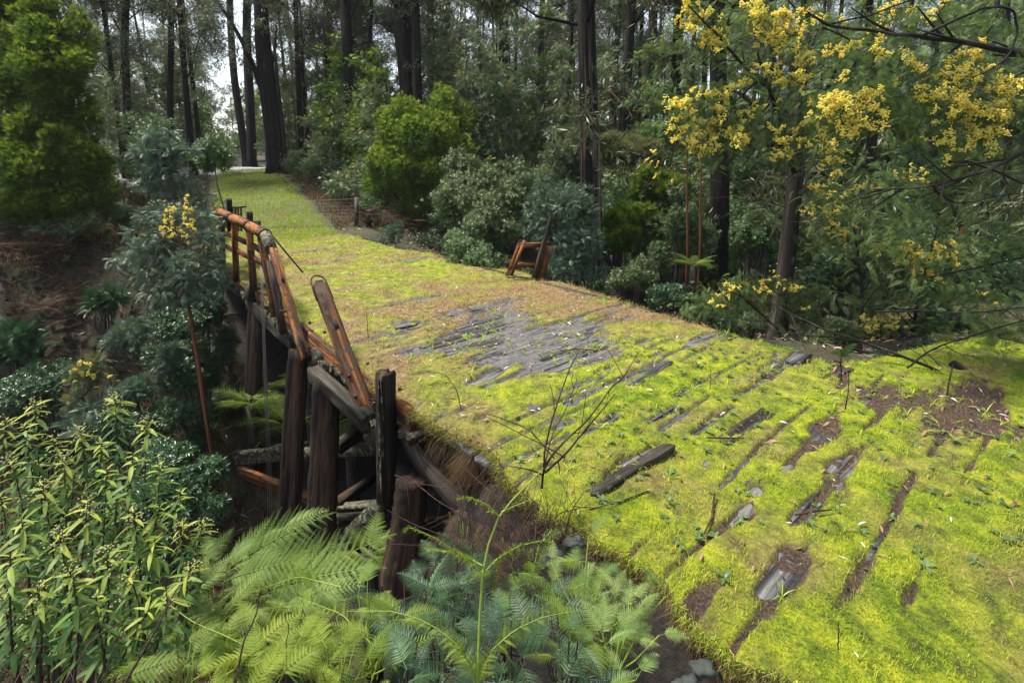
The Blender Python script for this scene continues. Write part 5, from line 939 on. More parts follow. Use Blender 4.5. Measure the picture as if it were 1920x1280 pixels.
for i, (u0, v0, u1, v1, d, wp, mat, lab) in enumerate(((1712, 690, 1722, 520, 9.5, 8, 'bark_brown', 'slim pale brown trunk above the fallen branch'), (1788, 570, 1798, 490, 11, 9, 'bark_orange', 'orange brown slim trunk right of the pale slim one'), (1660, 540, 1700, 470, 11, 14, 'bark_grey', 'leaning mossy grey trunk deep in the right hand scrub'), (1890, 480, 1888, 150, 11, 12, 'bark_brown', 'pinkish brown trunk near the right edge'), (1309, 540, 1313, 380, 12, 4, 'bark_orange', 'thin orange stem left of the thick grey trunk'), (1287, 540, 1288, 380, 12.5, 4, 'bark_orange', 'thin reddish stem, the left one of the two beside the thick grey trunk'), (1640, 350, 1632, 100, 12, 16, 'bark_black', 'dark trunk half hidden behind the leaning wattle foliage'), (1745, 470, 1750, 230, 13, 14, 'bark_black', 'dark trunk in shade behind the flowering wattle'), (1860, 560, 1850, 330, 12, 16, 'bark_black', 'dark trunk in the scrub below the lowest bare branches'), (536, 318, 523, 180, 27.5, 6, 'bark_brown', 'thin brown stem leaning beside the forked eucalypt'), (898, 300, 896, 120, 20, 5, 'bark_grey', 'thin grey stem in the middle background'), (690, 320, 695, 60, 26, 7, 'bark_black', 'thin dark stem between the ivy trunk and the rounded bush'), (577, 320, 570, 190, 29, 6, 'bark_black', 'thin stem among the pale dry shrubs right of the forked eucalypt'))):
    p0 = at_d(u0, v0, d); p1 = at_d(u1, v1, d); bare_trunk(lab, [(u0, v0, d), ((u0+u1)/2+2, (v0+v1)/2, d), (u1, v1, d), (u1+(u1-u0)*.8, v1+(v1-v0)*.8, d)], wp, d, mat, 40+i, 3, nleaf=120)

# ---- bushes one can point to: lobed crowns
def bush(name, label, lob_px, Ts, n, size, lm, seed, base=None, wm='bark_grey', cat='bush', outb=.7, upb=.35, flat=.8, blooms=(), br2=.014, stems=5, group=None, shell=.5, trunk=None, jit=.35, sub=5):
    """lob_px: (u, v, depth, radius px across, radius px up)"""
    rg = R_(seed); L_ = [(at_d(u, v, d), (ru/950*d, ru/950*d*flat, rv/950*d)) for u, v, d, ru, rv in lob_px]; c0 = np.mean([l[0] for l in L_], 0); b = np.array([c0[0], c0[1], Hf(c0[0], c0[1])]) if base is None else np.asarray(base, float)
    r = root(name, b, label, cat, group); leaf = MB(); lobes(leaf, Ts, [(c-b, rr) for c, rr in L_], n, size, rg, outb, upb, shell, jit=jit, sub=sub); wd = MB()
    if trunk: 
        P = np.array([at_d(*p) for p in trunk[0]])-b; tube(wd, P, np.linspace(trunk[1], trunk[1]*.5, len(P)), 8, .05, seed)
        st0 = P[-1]
    for c, rr in L_:
        q0 = st0 if trunk else np.array([rg.normal()*.1, rg.normal()*.1, 0.]); cc = c-b
        for j in range(stems if len(L_) < 6 else 3):
            e = cc+nrm(rg.normal(size=3))*np.array(rr)*.8; tube(wd, [q0, (q0+cc)/2+rg.normal(size=3)*.08, cc, e], [rr[0]*.05+.006, rr[0]*.035+.005, rr[0]*.02+.004, .003], 5, close=False)
    wd.build('trunk' if trunk else 'stem', M[wm], r, True); leaf.build('foliage', M[lm], r)
    if blooms:
        bl = MB()
        for u, v, d, rad, m in blooms: blossom(bl, at_d(u, v, d)-b, rad/950*d, m, rg, br2)
        bl.build('blossom', M['blossom'], r)
    return r
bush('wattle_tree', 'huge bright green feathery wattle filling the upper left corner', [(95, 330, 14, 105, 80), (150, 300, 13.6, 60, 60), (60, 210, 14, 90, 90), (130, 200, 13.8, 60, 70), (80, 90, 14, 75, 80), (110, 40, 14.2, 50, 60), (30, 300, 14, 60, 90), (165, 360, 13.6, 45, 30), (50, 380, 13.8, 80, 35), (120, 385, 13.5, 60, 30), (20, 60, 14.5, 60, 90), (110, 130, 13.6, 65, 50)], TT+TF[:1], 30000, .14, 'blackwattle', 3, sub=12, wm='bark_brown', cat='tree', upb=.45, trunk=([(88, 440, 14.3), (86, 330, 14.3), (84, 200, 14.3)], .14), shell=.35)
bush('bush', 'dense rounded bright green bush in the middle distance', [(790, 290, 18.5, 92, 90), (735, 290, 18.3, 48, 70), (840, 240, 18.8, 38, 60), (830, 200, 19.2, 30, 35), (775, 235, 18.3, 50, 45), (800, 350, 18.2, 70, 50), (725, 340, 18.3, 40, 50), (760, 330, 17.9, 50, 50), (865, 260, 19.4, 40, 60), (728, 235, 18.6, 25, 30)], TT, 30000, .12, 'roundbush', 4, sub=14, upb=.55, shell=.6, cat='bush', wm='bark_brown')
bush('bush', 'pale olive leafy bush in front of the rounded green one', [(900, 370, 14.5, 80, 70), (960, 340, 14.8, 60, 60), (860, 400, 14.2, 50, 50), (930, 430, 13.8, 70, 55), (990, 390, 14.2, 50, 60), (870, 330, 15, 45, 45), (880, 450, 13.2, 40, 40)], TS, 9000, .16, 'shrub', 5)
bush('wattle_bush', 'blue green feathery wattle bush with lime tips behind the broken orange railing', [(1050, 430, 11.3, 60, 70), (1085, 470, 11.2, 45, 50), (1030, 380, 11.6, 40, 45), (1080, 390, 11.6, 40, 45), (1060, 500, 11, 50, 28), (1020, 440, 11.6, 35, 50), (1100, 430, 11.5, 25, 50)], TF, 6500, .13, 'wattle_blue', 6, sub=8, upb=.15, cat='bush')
bush('bush', 'small yellow green leafy bush left of the broken orange railing', [(880, 480, 11.4, 45, 28), (920, 490, 11.2, 40, 25), (850, 465, 11.8, 30, 25)], TS, 2200, .12, 'shrub', 7)
bush('bush', 'low blue green wattle bush at the far right edge of the deck', [(738, 440, 14, 22, 18)], TF, 300, .16, 'wattle_blue', 8)
bush('sapling', 'thin sapling with pale fresh green leaves beside the far end of the railing', [(400, 285, 11.2, 34, 26), (420, 300, 11.1, 24, 18), (385, 300, 11.3, 20, 20)], TS, 800, .15, 'shrub', 9, base=at_d(430, 425, 11.3), trunk=([(430, 425, 11.3), (408, 350, 11.2), (402, 310, 11.2)], .018), cat='sapling')
bush('sapling', 'slender grey green feathery wattle sapling left of the green path', [(310, 255, 10.5, 30, 12), (290, 295, 10.5, 42, 22), (345, 280, 10.5, 34, 16), (320, 330, 10.4, 40, 30), (280, 345, 10.4, 30, 24)], TF, 1100, .16, 'wattle_blue', 10, base=at_d(335, 430, 10.4), trunk=([(335, 430, 10.4), (322, 350, 10.4), (308, 300, 10.4)], .018), cat='sapling', upb=-.2)
bush('wattle_sapling', 'large blue green feathery wattle sapling left of the piles, on a long bare brown stem', [(345, 545, 8.3, 70, 28), (290, 470, 8.4, 50, 30), (370, 500, 8.2, 54, 34), (320, 430, 8.6, 60, 40), (390, 460, 8.4, 28, 36), (240, 490, 8.5, 30, 20), (385, 420, 8.7, 30, 30), (320, 560, 8.2, 40, 18), (300, 520, 8.3, 60, 28)], TF, 3000, .13, 'wattle_blue', 11, sub=9, base=at_d(412, 960, 8.6), trunk=([(412, 960, 8.6), (398, 850, 8.5), (380, 740, 8.4), (366, 650, 8.4), (352, 560, 8.4), (346, 500, 8.4)], .045), wm='bark_orange', cat='sapling', upb=-.1, blooms=[(340, 395, 8.3, 16, 60), (325, 415, 8.3, 16, 60), (350, 420, 8.3, 12, 40), (310, 400, 8.4, 8, 20), (258, 448, 8.3, 6, 14), (270, 440, 8.3, 6, 14), (338, 435, 8.3, 14, 60), (345, 380, 8.3, 10, 50), (322, 430, 8.3, 12, 60)], br2=.011)
for i, (u, v, d, ru, rv, lab) in enumerate(((245, 622, 9, 34, 22, 'blue green wattle tuft on the brown bank, left one of three'), (315, 668, 8.6, 26, 20, 'small pale blue green wattle tuft below the leaning sapling'), (415, 640, 10.2, 24, 34, 'dark blue green wattle tuft close to the far pile'), (255, 735, 8.6, 32, 24, 'dull blue green wattle tuft low on the brown bank'), (180, 790, 8.4, 50, 30, 'dim grey green fern tuft at the foot of the brown bank'), (420, 745, 10., 20, 26, 'dark leafy tuft beside the far pile'))):
    bush('wattle_tuft', lab, [(u, v, d, ru, rv)], TF, 600, .14, 'wattle_blue', 12+i, upb=0, base=at_d(u+10, v+rv+25, d+.1), stems=3)
bush('wattle_bush', 'little yellow flowering wattle bush halfway down the brown bank', [(165, 695, 8.8, 26, 22), (145, 750, 8.6, 16, 12)], TF, 260, .18, 'wattle_grey', 21, blooms=[(150, 695, 8.7, 12, 40), (170, 685, 8.7, 12, 40), (180, 705, 8.7, 8, 20), (140, 712, 8.7, 8, 20), (122, 760, 8.5, 6, 14)], br2=.018)
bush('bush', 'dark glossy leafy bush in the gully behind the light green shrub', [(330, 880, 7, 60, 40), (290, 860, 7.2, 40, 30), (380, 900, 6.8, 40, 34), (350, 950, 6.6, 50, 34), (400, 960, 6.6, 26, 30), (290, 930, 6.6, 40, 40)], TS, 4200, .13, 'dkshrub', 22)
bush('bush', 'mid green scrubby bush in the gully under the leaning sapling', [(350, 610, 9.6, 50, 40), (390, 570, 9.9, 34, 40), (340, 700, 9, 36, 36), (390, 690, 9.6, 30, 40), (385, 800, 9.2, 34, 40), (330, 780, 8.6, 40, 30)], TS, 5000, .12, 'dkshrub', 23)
bush('bush', 'grey green bush beside the left end of the railing', [(390, 430, 10.4, 30, 34), (395, 490, 10, 30, 40), (385, 380, 10.8, 40, 20)], TF, 800, .14, 'wattle_blue', 24)
# scrub right of the deck
i = 0
for u, v, d, ru, rv, Ts, n, sz, lm, lab, bl in (
    (1190, 530, 11, 50, 34, TS, 1800, .12, 'shrub', 'low green leafy bush right of the blue green wattle, below the deck edge', ()),
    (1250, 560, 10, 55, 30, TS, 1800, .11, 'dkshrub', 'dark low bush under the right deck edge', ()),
    (1180, 300, 17, 70, 50, TT, 3500, .2, 'wattle_grey', 'hazy olive bush behind the striped trunk, with dull yellow flowers', ((1165, 310, 16.4, 16, 40), (1180, 330, 16.4, 16, 40), (1160, 350, 16.4, 10, 30), (1240, 360, 16, 10, 20))),
    (1240, 360, 15, 60, 60, TT, 3600, .18, 'blackwattle', 'bright olive feathery bush right of the striped trunk', ((1235, 310, 14.6, 14, 30), (1250, 345, 14.6, 14, 30), (1225, 290, 14.6, 14, 30))),
    (1165, 430, 14, 50, 60, TT, 2600, .16, 'blackwattle', 'dark green feathery bush just right of the striped trunk', ()),
    (1290, 440, 13, 45, 60, TS, 2400, .13, 'shrub', 'leafy bush left of the thick grey trunk', ()),
    (1410, 330, 15.5, 60, 50, TS, 3000, .16, 'shrub', 'fresh green bush between the thick grey trunk and the leaning wattle', ()),
    (1410, 430, 13, 50, 55, TS, 2600, .13, 'shrub', 'green leafy bush left of the leaning wattle trunk', ()),
    (1340, 600, 9.5, 40, 24, TS, 900, .09, 'dkshrub', 'small dark bush near the jutting plank end', ()),
    (1405, 605, 8.6, 26, 22, TS, 500, .08, 'shrub', 'little leafy bush beside the base of the leaning wattle', ()),
    (1560, 500, 10.5, 60, 60, TS, 3000, .11, 'dkshrub', 'deep green bush right of the leaning wattle trunk', ()),
    (1640, 690, 7.6, 60, 36, TS, 2200, .08, 'dkshrub', 'dark leafy bush under the fallen branch', ()),
    (1560, 650, 8, 50, 36, TS, 1800, .09, 'shrub', 'green leafy bush at the right corner of the deck', ()),
    (1740, 690, 7.6, 55, 40, TS, 2200, .09, 'dkshrub', 'glossy green bush behind the fallen branch', ()),
    (1790, 620, 8.6, 50, 45, TS, 2400, .1, 'shrub', 'mid green bush at the right, above the fallen branch', ()),
    (1880, 650, 8.2, 60, 60, TT, 3000, .12, 'wattle_grey', 'dark feathery bush at the right edge above the burnt log', ()),
    (1900, 420, 11, 60, 80, TF, 1500, .26, 'wattle_blue', 'blue green wattle foliage at the right edge', ()),
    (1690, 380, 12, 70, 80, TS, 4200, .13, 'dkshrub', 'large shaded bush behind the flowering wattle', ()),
    (1590, 250, 14, 70, 80, TF, 2200, .3, 'wattle', 'shaded wattle foliage behind the leaning wattle', ()),
    (1820, 350, 12.5, 80, 80, TF, 2200, .28, 'wattle', 'shaded wattle foliage behind the bare branches', ()),
    (1000, 560-50, 11.6, 20, 14, TS, 300, .1, 'dkshrub', 'small dark green bush at the foot of the broken orange railing', ())):
    i += 1; rg = R_(i+300); L_ = [(u, v, d, ru*.8, rv*.8)]+[(u+rg.normal()*ru*.5, v+rg.normal()*rv*.4, d+rg.normal()*.3, ru*.55, rv*.55) for _ in range(4)]
    bush('wattle_bush' if Ts is TF else 'bush', lab, L_, Ts, n, sz, lm, 100+i, blooms=bl, br2=.03)
for i, (u, v, d, ru, rv, Ts, n, sz, lm, lab) in enumerate(((230, 400, 14.5, 40, 22, TS, 900, .12, 'shrub', 'low pale green bush on the crest of the far bank'), (300, 400, 13, 40, 24, TS, 900, .12, 'dkshrub', 'low green bush on the crest just left of the slender sapling'), (120, 425, 13.5, 60, 18, TS, 900, .12, 'shrub', 'small green bush at the foot of the huge left wattle'), (240, 800, 8.2, 60, 40, TS, 2400, .11, 'dkshrub', 'dark bush low in the gully above the light green shrub'), (110, 700, 10, 50, 30, TS, 900, .1, 'dkshrub', 'small dark green bush in the middle of the brown bank'), (30, 650, 10.5, 50, 34, PF, 300, .3, 'fern_blue', 'green fern tuft at the left edge of the brown bank'), (200, 560, 11.5, 34, 18, PF, 160, .26, 'fern_blue', 'small green fern tuft high on the brown bank'), (60, 740, 9, 60, 40, TS, 1800, .11, 'dkshrub', 'dark bush behind the top of the light green shrub'), (320, 640, 10.5, 60, 50, TS, 2200, .12, 'dkshrub', 'shaded bush behind the trunk of the leaning blue green sapling'))):
    bush('bush', lab, [(u, v, d, ru, rv), (u+ru*.6, v+rv*.3, d, ru*.5, rv*.6), (u-ru*.6, v+rv*.3, d, ru*.5, rv*.6)], Ts, n, sz, lm, 200+i)
# tree ferns in the gully
def tree_fern(u, v, d, L, n, mat, lab, seed, e=(.1, .7), az=(0, 6.28)):
    rg = R_(seed); c = at_d(u, v, d); g = Hf(c[0], c[1]); r = root('tree_fern', (c[0], c[1], g), lab, 'fern'); top = np.array([0, 0, c[2]-g])
    mb = MB(); tube(mb, [(0, 0, -.2), top*.5, top], [.1, .09, .08], 10, .1, seed); mb.build('trunk', M['dark_wood'], r, True)
    for k in range(n):
        a = az[0]+(az[1]-az[0])*(k+rg.random())/n; ee = e[0]+(e[1]-e[0])*rg.random(); d3 = np.array([math.cos(a)*math.cos(ee), math.sin(a)*math.cos(ee), math.sin(ee)]); mb = MB(); hero_frond(mb, FF[rg.integers(0, 2)], top, top+d3*L*(.8+.3*rg.random()), None, rg); mb.build('frond', M[mat], r)
tree_fern(540, 800, 8.8, .95, 12, 'fern_green', 'tree fern between the two far piles', 1); tree_fern(470, 760, 9.2, .8, 10, 'fern_green', 'tree fern beside the thin far pile', 2); tree_fern(655, 790, 7.6, .7, 9, 'fern_green', 'tree fern half hidden under the deck', 3)
tree_fern(580, 720, 8.5, .7, 9, 'fern_green', 'small tree fern under the deck behind the leaning brown pile', 4); tree_fern(690, 1040, 5.2, .5, 9, 'fern_green', 'small fern at the foot of the near dark pile', 5); tree_fern(1300, 500, 11.8, .7, 9, 'fern_green', 'tree fern in the scrub left of the thick grey trunk', 6); tree_fern(690, 400, 16.5, .6, 9, 'fern_brown', 'brownish fern by the fence post', 7)
# reddish dead bracken on the far bank
for i, (u, v, d, ru) in enumerate(((60, 490, 13.5, 60), (120, 490, 13, 45), (25, 540, 12.5, 50), (150, 520, 12.4, 30), (70, 600, 11.6, 40), (10, 610, 11.5, 40), (700, 380, 17.5, 22), (570, 335, 24, 30), (600, 345, 23.5, 30), (545, 350, 22.5, 22), (250, 420, 14.5, 30), (20, 470, 13.8, 40), (1180, 480, 13, 30), (90, 450, 14, 60), (180, 470, 13.5, 40), (40, 520, 12.8, 60), (110, 560, 12, 50), (200, 560, 12, 40), (30, 660, 11, 40), (620, 350, 22, 34), (650, 360, 20, 30), (560, 350, 23, 30), (690, 395, 17, 26), (720, 405, 16.4, 26), (760, 420, 15.4, 20))):
    rg = R_(i+500); c = at_d(u, v, d); g = Hf(c[0], c[1]); b = np.array([c[0], c[1], g]); r = root('dead_bracken', b, 'clump of reddish brown dead bracken on the banks around the bridge', 'fern', 'clumps of dead reddish bracken')
    for k in range(9):
        a = rg.random()*6.28; ee = .1+.8*rg.random(); L = .7*(.7+.5*rg.random()); st0 = np.array([rg.normal()*ru/950*d*.4, rg.normal()*.3, .15+.5*rg.random()]); mb = MB(); hero_frond(mb, FF[rg.integers(0, 4)], st0, st0+np.array([math.cos(a)*math.cos(ee), math.sin(a)*math.cos(ee), math.sin(ee)-.4])*L, None, rg); mb.build('frond', M['fern_brown'], r)

# ---- background trees
rg = R_(1234); cnt = 0
def clear(u, y): return (420 < u < 500 and y > 24)
spots = []
for y0, y1, du in ((24, 30, 90), (32, 40, 60), (44, 56, 60), (62, 80, 80)):
    u = -120+rg.random()*du
    while u < 2060:
        y = y0+(y1-y0)*rg.random()
        if not (395 < u < 512): spots.append((u, y))
        u += du*(.55+.9*rg.random())
for u, y in spots:
    put('euc%d' % rg.integers(0, 4), stand(u, y, -.1), rg.random()*6.28, (.75+.5*rg.random())*(1 if y < 42 else 1.25))
spots = []
for y0, y1, du in ((17.5, 21, 150), (22, 27, 110), (28, 36, 100), (38, 50, 110)):
    u = -150+rg.random()*du
    while u < 2100:
        y = y0+(y1-y0)*rg.random()
        if not (190 < u < 540 and y < 44) and not (y < 27 and u < 680) and not (y < 20 and 680 < u < 900): spots.append((u, y))
        u += du*(.6+.8*rg.random())
for k_, (u, y) in enumerate(spots):
    key = 'yel' if (k_ % 9 == 4 and u > 900) else 'wat%d' % rg.choice([0, 1, 2, 3], p=[.33, .3, .2, .17]); s = (.6+.5*rg.random())*(1. if y > 27 else .8)*(1 if y < 36 else 1.25)
    put(key, stand(u, y, -.1), rg.random()*6.28, (s, s, s*(.8+.35*rg.random())))
for u, y, s, key in ((30, 19, 1., 'wat3'), (150, 21, .9, 'wat0'), (250, 38, 1., 'wat3'), (300, 40, .9, 'wat1'), (350, 38, .85, 'wat3'), (560, 30, .6, 'wat1'), (610, 27, .55, 'wat0'), (650, 26, .8, 'wat3'), (700, 23, .7, 'wat3'), (260, 30, .9, 'wat2'), (330, 38, 1., 'wat0'), (380, 41, .9, 'wat1'), (400, 60, 1., 'wat0'), (440, 75, 1., 'wat2'), (485, 80, 1., 'wat0'), (-60, 17, 1, 'wat1'), (530, 45, 1, 'wat0'), (565, 40, .9, 'wat2'), (1640, 17, .8, 'wat1'), (1800, 16, .9, 'wat1'), (1950, 14, .9, 'wat0'), (1900, 19, 1.1, 'wat2'), (1560, 18, .9, 'wat0'), (880, 22.5, .9, 'wat0'), (955, 21, .85, 'wat2'), (1015, 24, .95, 'wat1'), (1062, 20, .75, 'wat0'), (1150, 24.5, .95, 'wat2'), (1235, 20.5, .8, 'wat1'), (700, 27, .8, 'wat0'), (840, 26, .95, 'wat2'), (1330, 19, .8, 'wat0'), (1420, 20, .85, 'wat2')):
    put(key, stand(u, y, -.1), rg.random()*6.28, s)
spots = []
for y0, y1, du in ((14.5, 17, 70), (18, 21, 62), (22, 28, 56), (30, 42, 46)):
    u = -100+rg.random()*du
    while u < 2050:
        y = y0+(y1-y0)*rg.random()
        x = gx(u, y)
        if not (abs(x-pathx(y)) < 3.2 and y < 32) and not (y > 22 and 150 < u < 530 and y < 42) and not (u < 450 and y < 20) and not (u < 530 and 22 < y < 42) and not (y < 19 and 500 < u < 900): spots.append((u, y))
        u += du*(.6+.8*rg.random())
for u, y in spots: put('shr%d' % rg.integers(0, 3), stand(u, y, -.15), rg.random()*6.28, .6+.7*rg.random())
for u, y, s, key in ((560, 25.5, .55, 'shr0'), (600, 25, .6, 'shr2'), (640, 21, .5, 'shr0'), (625, 24, .5, 'shr1'), (200, 17.5, .4, 'shr2'), (235, 16.5, .3, 'shr1'), (20, 14.5, .6, 'shr1'), (150, 15, .5, 'shr0'), (690, 17.5, .4, 'shr2'), (410, 52, 1, 'shr0'), (450, 55, .9, 'shr2'), (490, 58, 1, 'shr0'), (830, 15.5, .5, 'shr1'), (1220, 13, .5, 'shr1'), (1500, 11.5, .5, 'shr1'), (1600, 11, .6, 'shr1'), (1380, 11.5, .45, 'shr0'), (1700, 10.5, .6, 'shr1'), (1850, 10, .6, 'shr1'), (1120, 12.5, .4, 'shr1')):
    put(key, stand(u, y, -.1), rg.random()*6.28, s)

# ---- wire fence across the far end of the deck
fc = root('wire_fence', stand(545, 20), 'low rusty wire mesh fence crossing the track beyond the far end of the bridge', 'fence'); FI = np.array(fc.location)
fp = [at_d(668, 425, 16.5), at_d(640, 372+58, 17.2), at_d(545, 425, 17.2), at_d(432, 430, 16.8)]
for i, (u, v, v2, d) in enumerate(((669, 430, 370, 16.6), (426, 440, 372, 16.2))):
    mb = MB(); P = [at_d(u, v, d), at_d(u-1, v2, d)]; tube(mb, np.array(P)-FI, [.07, .06], 8, .08, i); mb.build('post', M['bark_grey'], fc, True)
mb = MB(); a0, a1 = at_d(668, 373, 16.6), at_d(426, 377, 16.2); b0, b1 = at_d(668, 425, 16.6), at_d(426, 432, 16.2)
for i in range(9): k_ = i/8; tube(mb, [a0+(b0-a0)*k_-FI, (a0+a1)/2+((b0+b1)/2-(a0+a1)/2)*k_-FI-[0, 0, .04], a1+(b1-a1)*k_-FI], .004, 3, close=False)
for i in range(52): k_ = i/51; tube(mb, [a0+(a1-a0)*k_-FI-[0, 0, .02], b0+(b1-b0)*k_-FI], .003, 3, close=False)
mb.build('wire_mesh', M['wire'], fc)

# ---- undergrowth, litter and dry grass over the banks
def ground_scatter(name, label, cat, mat, Ts, n, xr, yr, size, seed, cond, up=.7, tip=0., den=.5, dz=.0):
    rg = R_(seed); x = xr[0]+(xr[1]-xr[0])*rg.random(n); y = yr[0]+(yr[1]-yr[0])*rg.random(n); s, t = ST(x, y); k = cond(x, y, s, t) & (fbm(x*.8, y*.8, 3, seed) > den*rg.random(n)+.1); x, y = x[k], y[k]; m = len(x)
    P = np.stack([x, y, H(x, y)+dz], -1); d = nrm(np.stack([rg.normal(size=m), rg.normal(size=m), np.abs(rg.normal(size=m))*up+.1*(up > 0)], -1)); mb = MB()
    spread(mb, Ts, P, d, nrm(rg.normal(size=(m, 3))*.4+UP), size*(.5+.9*rg.random(m)), rg, tip*rg.random(m)); tag(mb.build(name, M[mat]), label, cat, kind='stuff')
bridge = lambda s, t: (t > -.35) & (t < 4.7) & (s < 13)
corr = lambda x, y, s, t: ((t > -.1) & (t < edge_r(s)+.08) & (s < .3)) | ((np.abs(x-pathx(y)) < 2.1) & (y > 13) & (y < 31))
road = lambda x, y: (y > road_near(x)-.3) & (y < 39) & (x < -13)
BL_ = (np.array([(-.02, 0, 0), (.02, 0, 0), (.01, .55, .02), (-.01, .55, .02), (0, 1, -.12)]), np.array([(0, 1, 2), (0, 2, 3), (3, 2, 4)]), np.array([0, 0, .5, .5, 1.]))
ground_scatter('dry_grass', 'dry brown grass and bracken litter covering the far bank and the sides of the track', 'dry grass', 'straw', [BL_], 150000, (-26, 4), (3, 27), .45, 5, lambda x, y, s, t: ((t < -.3) & (s > 2) & (s < 21) | (s > 13.2) & (np.abs(x-pathx(y)) < 6)) & ~corr(x, y, s, t), 1.0)
ground_scatter('fern_cover', 'low dark fern and leaf cover on the gully sides', 'ground cover', 'fern_blue', PF, 16000, (-20, 2), (2.5, 16), .24, 6, lambda x, y, s, t: (t < -.2) & (s > .8) & (s < 15), .8, den=1.)
ground_scatter('brown_fern_cover', 'low dead fern litter on the banks', 'ground cover', 'fern_brown', PF, 26000, (-24, 4), (3, 20), .3, 16, lambda x, y, s, t: (t < -.2) & (s > 2.2), .6, den=.8)
ground_scatter('undergrowth', 'low green leafy undergrowth on the forest floor', 'ground cover', 'shrub', TS[:2]+PF[:1], 17000, (-34, 38), (4, 42), .24, 8, lambda x, y, s, t: ~((t > -.35) & (t < edge_r(s)+.1) & (s < 13)) & ~corr(x, y, s, t) & ~road(x, y) & ((t > 4.2) | (s > 13.2)), .9, den=.75)
ground_scatter('forest_litter', 'brown fallen leaves and bark litter on the ground', 'leaf litter', 'litter', [T_lance(.22, 2, .3)], 60000, (-26, 26), (1, 30), .13, 9, lambda x, y, s, t: ~bridge(s, t) & ~corr(x, y, s, t) & ~road(x, y), .15, .3, dz=.02)
def deck_litter():
    rg = R_(31); mb = MB(); n = 9000; s = -4.3+rg.random(n)**1.2*17; t = -.0+rg.random(n)*4.6+(s < -.4)*rg.random(n)*2.4; z, b = moss_z(s, t); D = dry_f(s, t); k = (rg.random(n) < .25+.6*b+.4*D) & (t > edge_l(s)+.02) & (t < edge_r(s)-.05); s, t, z = s[k], t[k], np.maximum(z[k], -.0); m = len(s)
    P = np.stack([O2[0]+s*SV[0]+t*TV[0], O2[1]+s*SV[1]+t*TV[1], z+.022], -1); d = nrm(np.stack([rg.normal(size=m), rg.normal(size=m), .15*rg.normal(size=m)], -1)); tip = np.where(rg.random(m) > .9, 1., 0.)
    spread(mb, [T_lance(.24, 3, .5), T_lance(.3, 3, .9), T_lance(.1, 2, .1)], P, d, nrm(rg.normal(size=(m, 3))*.3+UP), .02+.06*rg.random(m)**1.5, rg, tip);     tag(mb.build('leaf_litter', M['litter']), 'small brown and pale fallen leaves strewn over the deck and track', 'leaf litter', kind='stuff')
    n = 26000; s = -4.2+rg.random(n)*17; t = rg.random(n)*6.5; z, b = moss_z(s, t); D = dry_f(s, t); k = (rg.random(n) < np.clip(b*.9+(D-.45)*.9, 0, 1)) & (t > edge_l(s)+.02) & (t < edge_r(s)-.03); s, t, z = s[k], t[k], np.maximum(z[k], -.03); m = len(s)
    P = np.stack([O2[0]+s*SV[0]+t*TV[0], O2[1]+s*SV[1]+t*TV[1], z+.01], -1); q = MB(); spread(q, [T_lance(.035, 2, .4)], P, nrm(np.stack([rg.normal(size=m)+.4, rg.normal(size=m), .18*rg.normal(size=m)], -1)), nrm(rg.normal(size=(m, 3))*.3+UP), .05+.12*rg.random(m)**2, rg); tag(q.build('straw_litter', M['straw']), 'brown straw and bark strips on the bare and dry patches of the deck', 'straw', kind='stuff')
    mb = MB(); T = T_lance(.08, 3, 1.6); n = 2600; s = -3.6+rg.random(n)*8; t = .05+rg.random(n)*4.3; z, b = moss_z(s, t); P = np.stack([O2[0]+s*SV[0]+t*TV[0], O2[1]+s*SV[1]+t*TV[1], z], -1)
    k = rg.random(n) < np.clip((fbm(s*1.5, t*1.5, 3, 88)-.45)*5, 0.02, 1); P = P[k][:420]
    for p in P:
        m = rg.integers(7, 14); a = rg.random(m)*6.28; e = .4+1.*rg.random(m); d = np.stack([np.cos(a)*np.cos(e), np.sin(a)*np.cos(e), np.sin(e)], -1); spread(mb, [T], np.tile(p, (m, 1)), d, np.tile(UP, (m, 1)), (.04+.05*rg.random())*(.7+.6*rg.random(m)), rg, 0*a)
    tag(mb.build('grass_tuft', M['grassm']), 'longer green grass tufts scattered over the mossy track', 'grass', kind='stuff')
deck_litter()
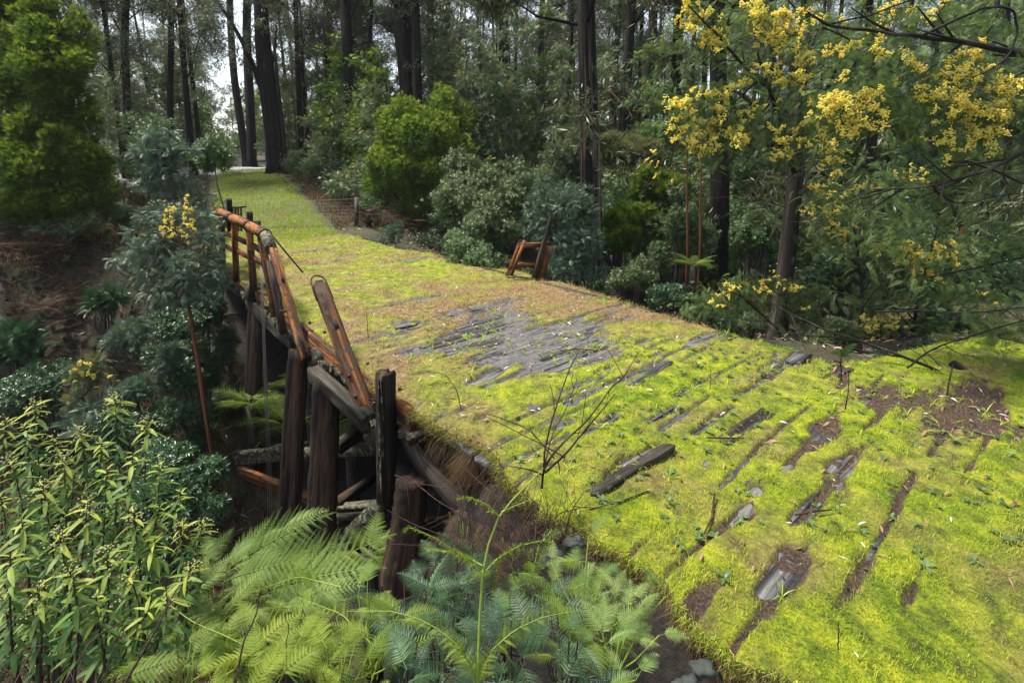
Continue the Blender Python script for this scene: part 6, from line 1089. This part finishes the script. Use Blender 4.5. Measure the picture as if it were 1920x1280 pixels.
def weeds():
    rg = R_(61); mb = MB(); n = 900; s = -3.6+rg.random(n)*5; t = .1+rg.random(n)*5.5; z, b = moss_z(s, t); k = (rg.random(n) < np.clip((fbm(s*1.2, t*1.2, 3, 93)-.48)*5, .03, 1)) & (t < edge_r(s)-.05); P = np.stack([O2[0]+s*SV[0]+t*TV[0], O2[1]+s*SV[1]+t*TV[1], z+.012], -1)[k]
    T = T_lance(.42, 3, .5)
    for p in P:
        m = rg.integers(5, 9); a = rg.random(m)*6.28; e = .15+.5*rg.random(m); d = np.stack([np.cos(a)*np.cos(e), np.sin(a)*np.cos(e), np.sin(e)], -1); spread(mb, [T], np.tile(p, (m, 1)), d, np.tile(UP, (m, 1)), (.022+.03*rg.random())*(.7+.6*rg.random(m)), rg, .4*rg.random(m))
    tag(mb.build('weeds', M['shrub']), 'small broad leaved green weeds sprinkled through the moss of the track', 'weeds', kind='stuff')
weeds()

# hero fronds of the pale fern that arches in front of the piles
hf = root('bracken_fern', at_d(440, 1110, 3.), 'broad pale fern frond arching right in front of the thick orange streaked pile', 'fern'); HB = np.array(hf.location); rg = R_(3)
for (a, b, T) in (((415, 1075, 3.0), (606, 992, 2.85), 0), ((400, 1060, 3.05), (560, 1010, 3.2), 2), ((440, 1095, 2.9), (640, 1050, 2.75), 0), ((505, 1120, 2.8), (722, 1052, 2.7), 1), ((480, 1110, 2.8), (690, 1090, 2.6), 2), ((420, 1090, 2.8), (560, 1075, 2.6), 0), ((380, 1060, 3), (440, 990, 3.1), 2), ((420, 1080, 3), (510, 975, 3.15), 2)):
    mb = MB(); hero_frond(mb, FF[T], at_d(*a)-HB, at_d(*b)-HB, nrm(np.array([.15, -.55, .8])), rg, 1.); mb.build('frond', M['fern_pale'], hf)
# haze between the trees
HZ = bpy.data.meshes.new('haze'); x0, x1, y0, y1, z0, z1 = -160, 160, -12, 240, -9, 46
HZ.from_pydata([(x, y, z) for x in (x0, x1) for y in (y0, y1) for z in (z0, z1)], [], [(0, 1, 3, 2), (4, 6, 7, 5), (0, 4, 5, 1), (2, 3, 7, 6), (0, 2, 6, 4), (1, 5, 7, 3)])
ho = bpy.data.objects.new('haze', HZ); COL.objects.link(ho); hm, nt, out = new_mat('haze'); pv = nt.nodes.new('ShaderNodeVolumePrincipled'); pv.inputs['Density'].default_value = .00035; pv.inputs['Color'].default_value = (.93, .96, 1, 1); nt.links.new(pv.outputs[0], out.inputs['Volume']); HZ.materials.append(hm); tag(ho, kind='stuff', label='thin pale haze between the far trees', cat='haze')
sc.cycles.volume_bounces = 0
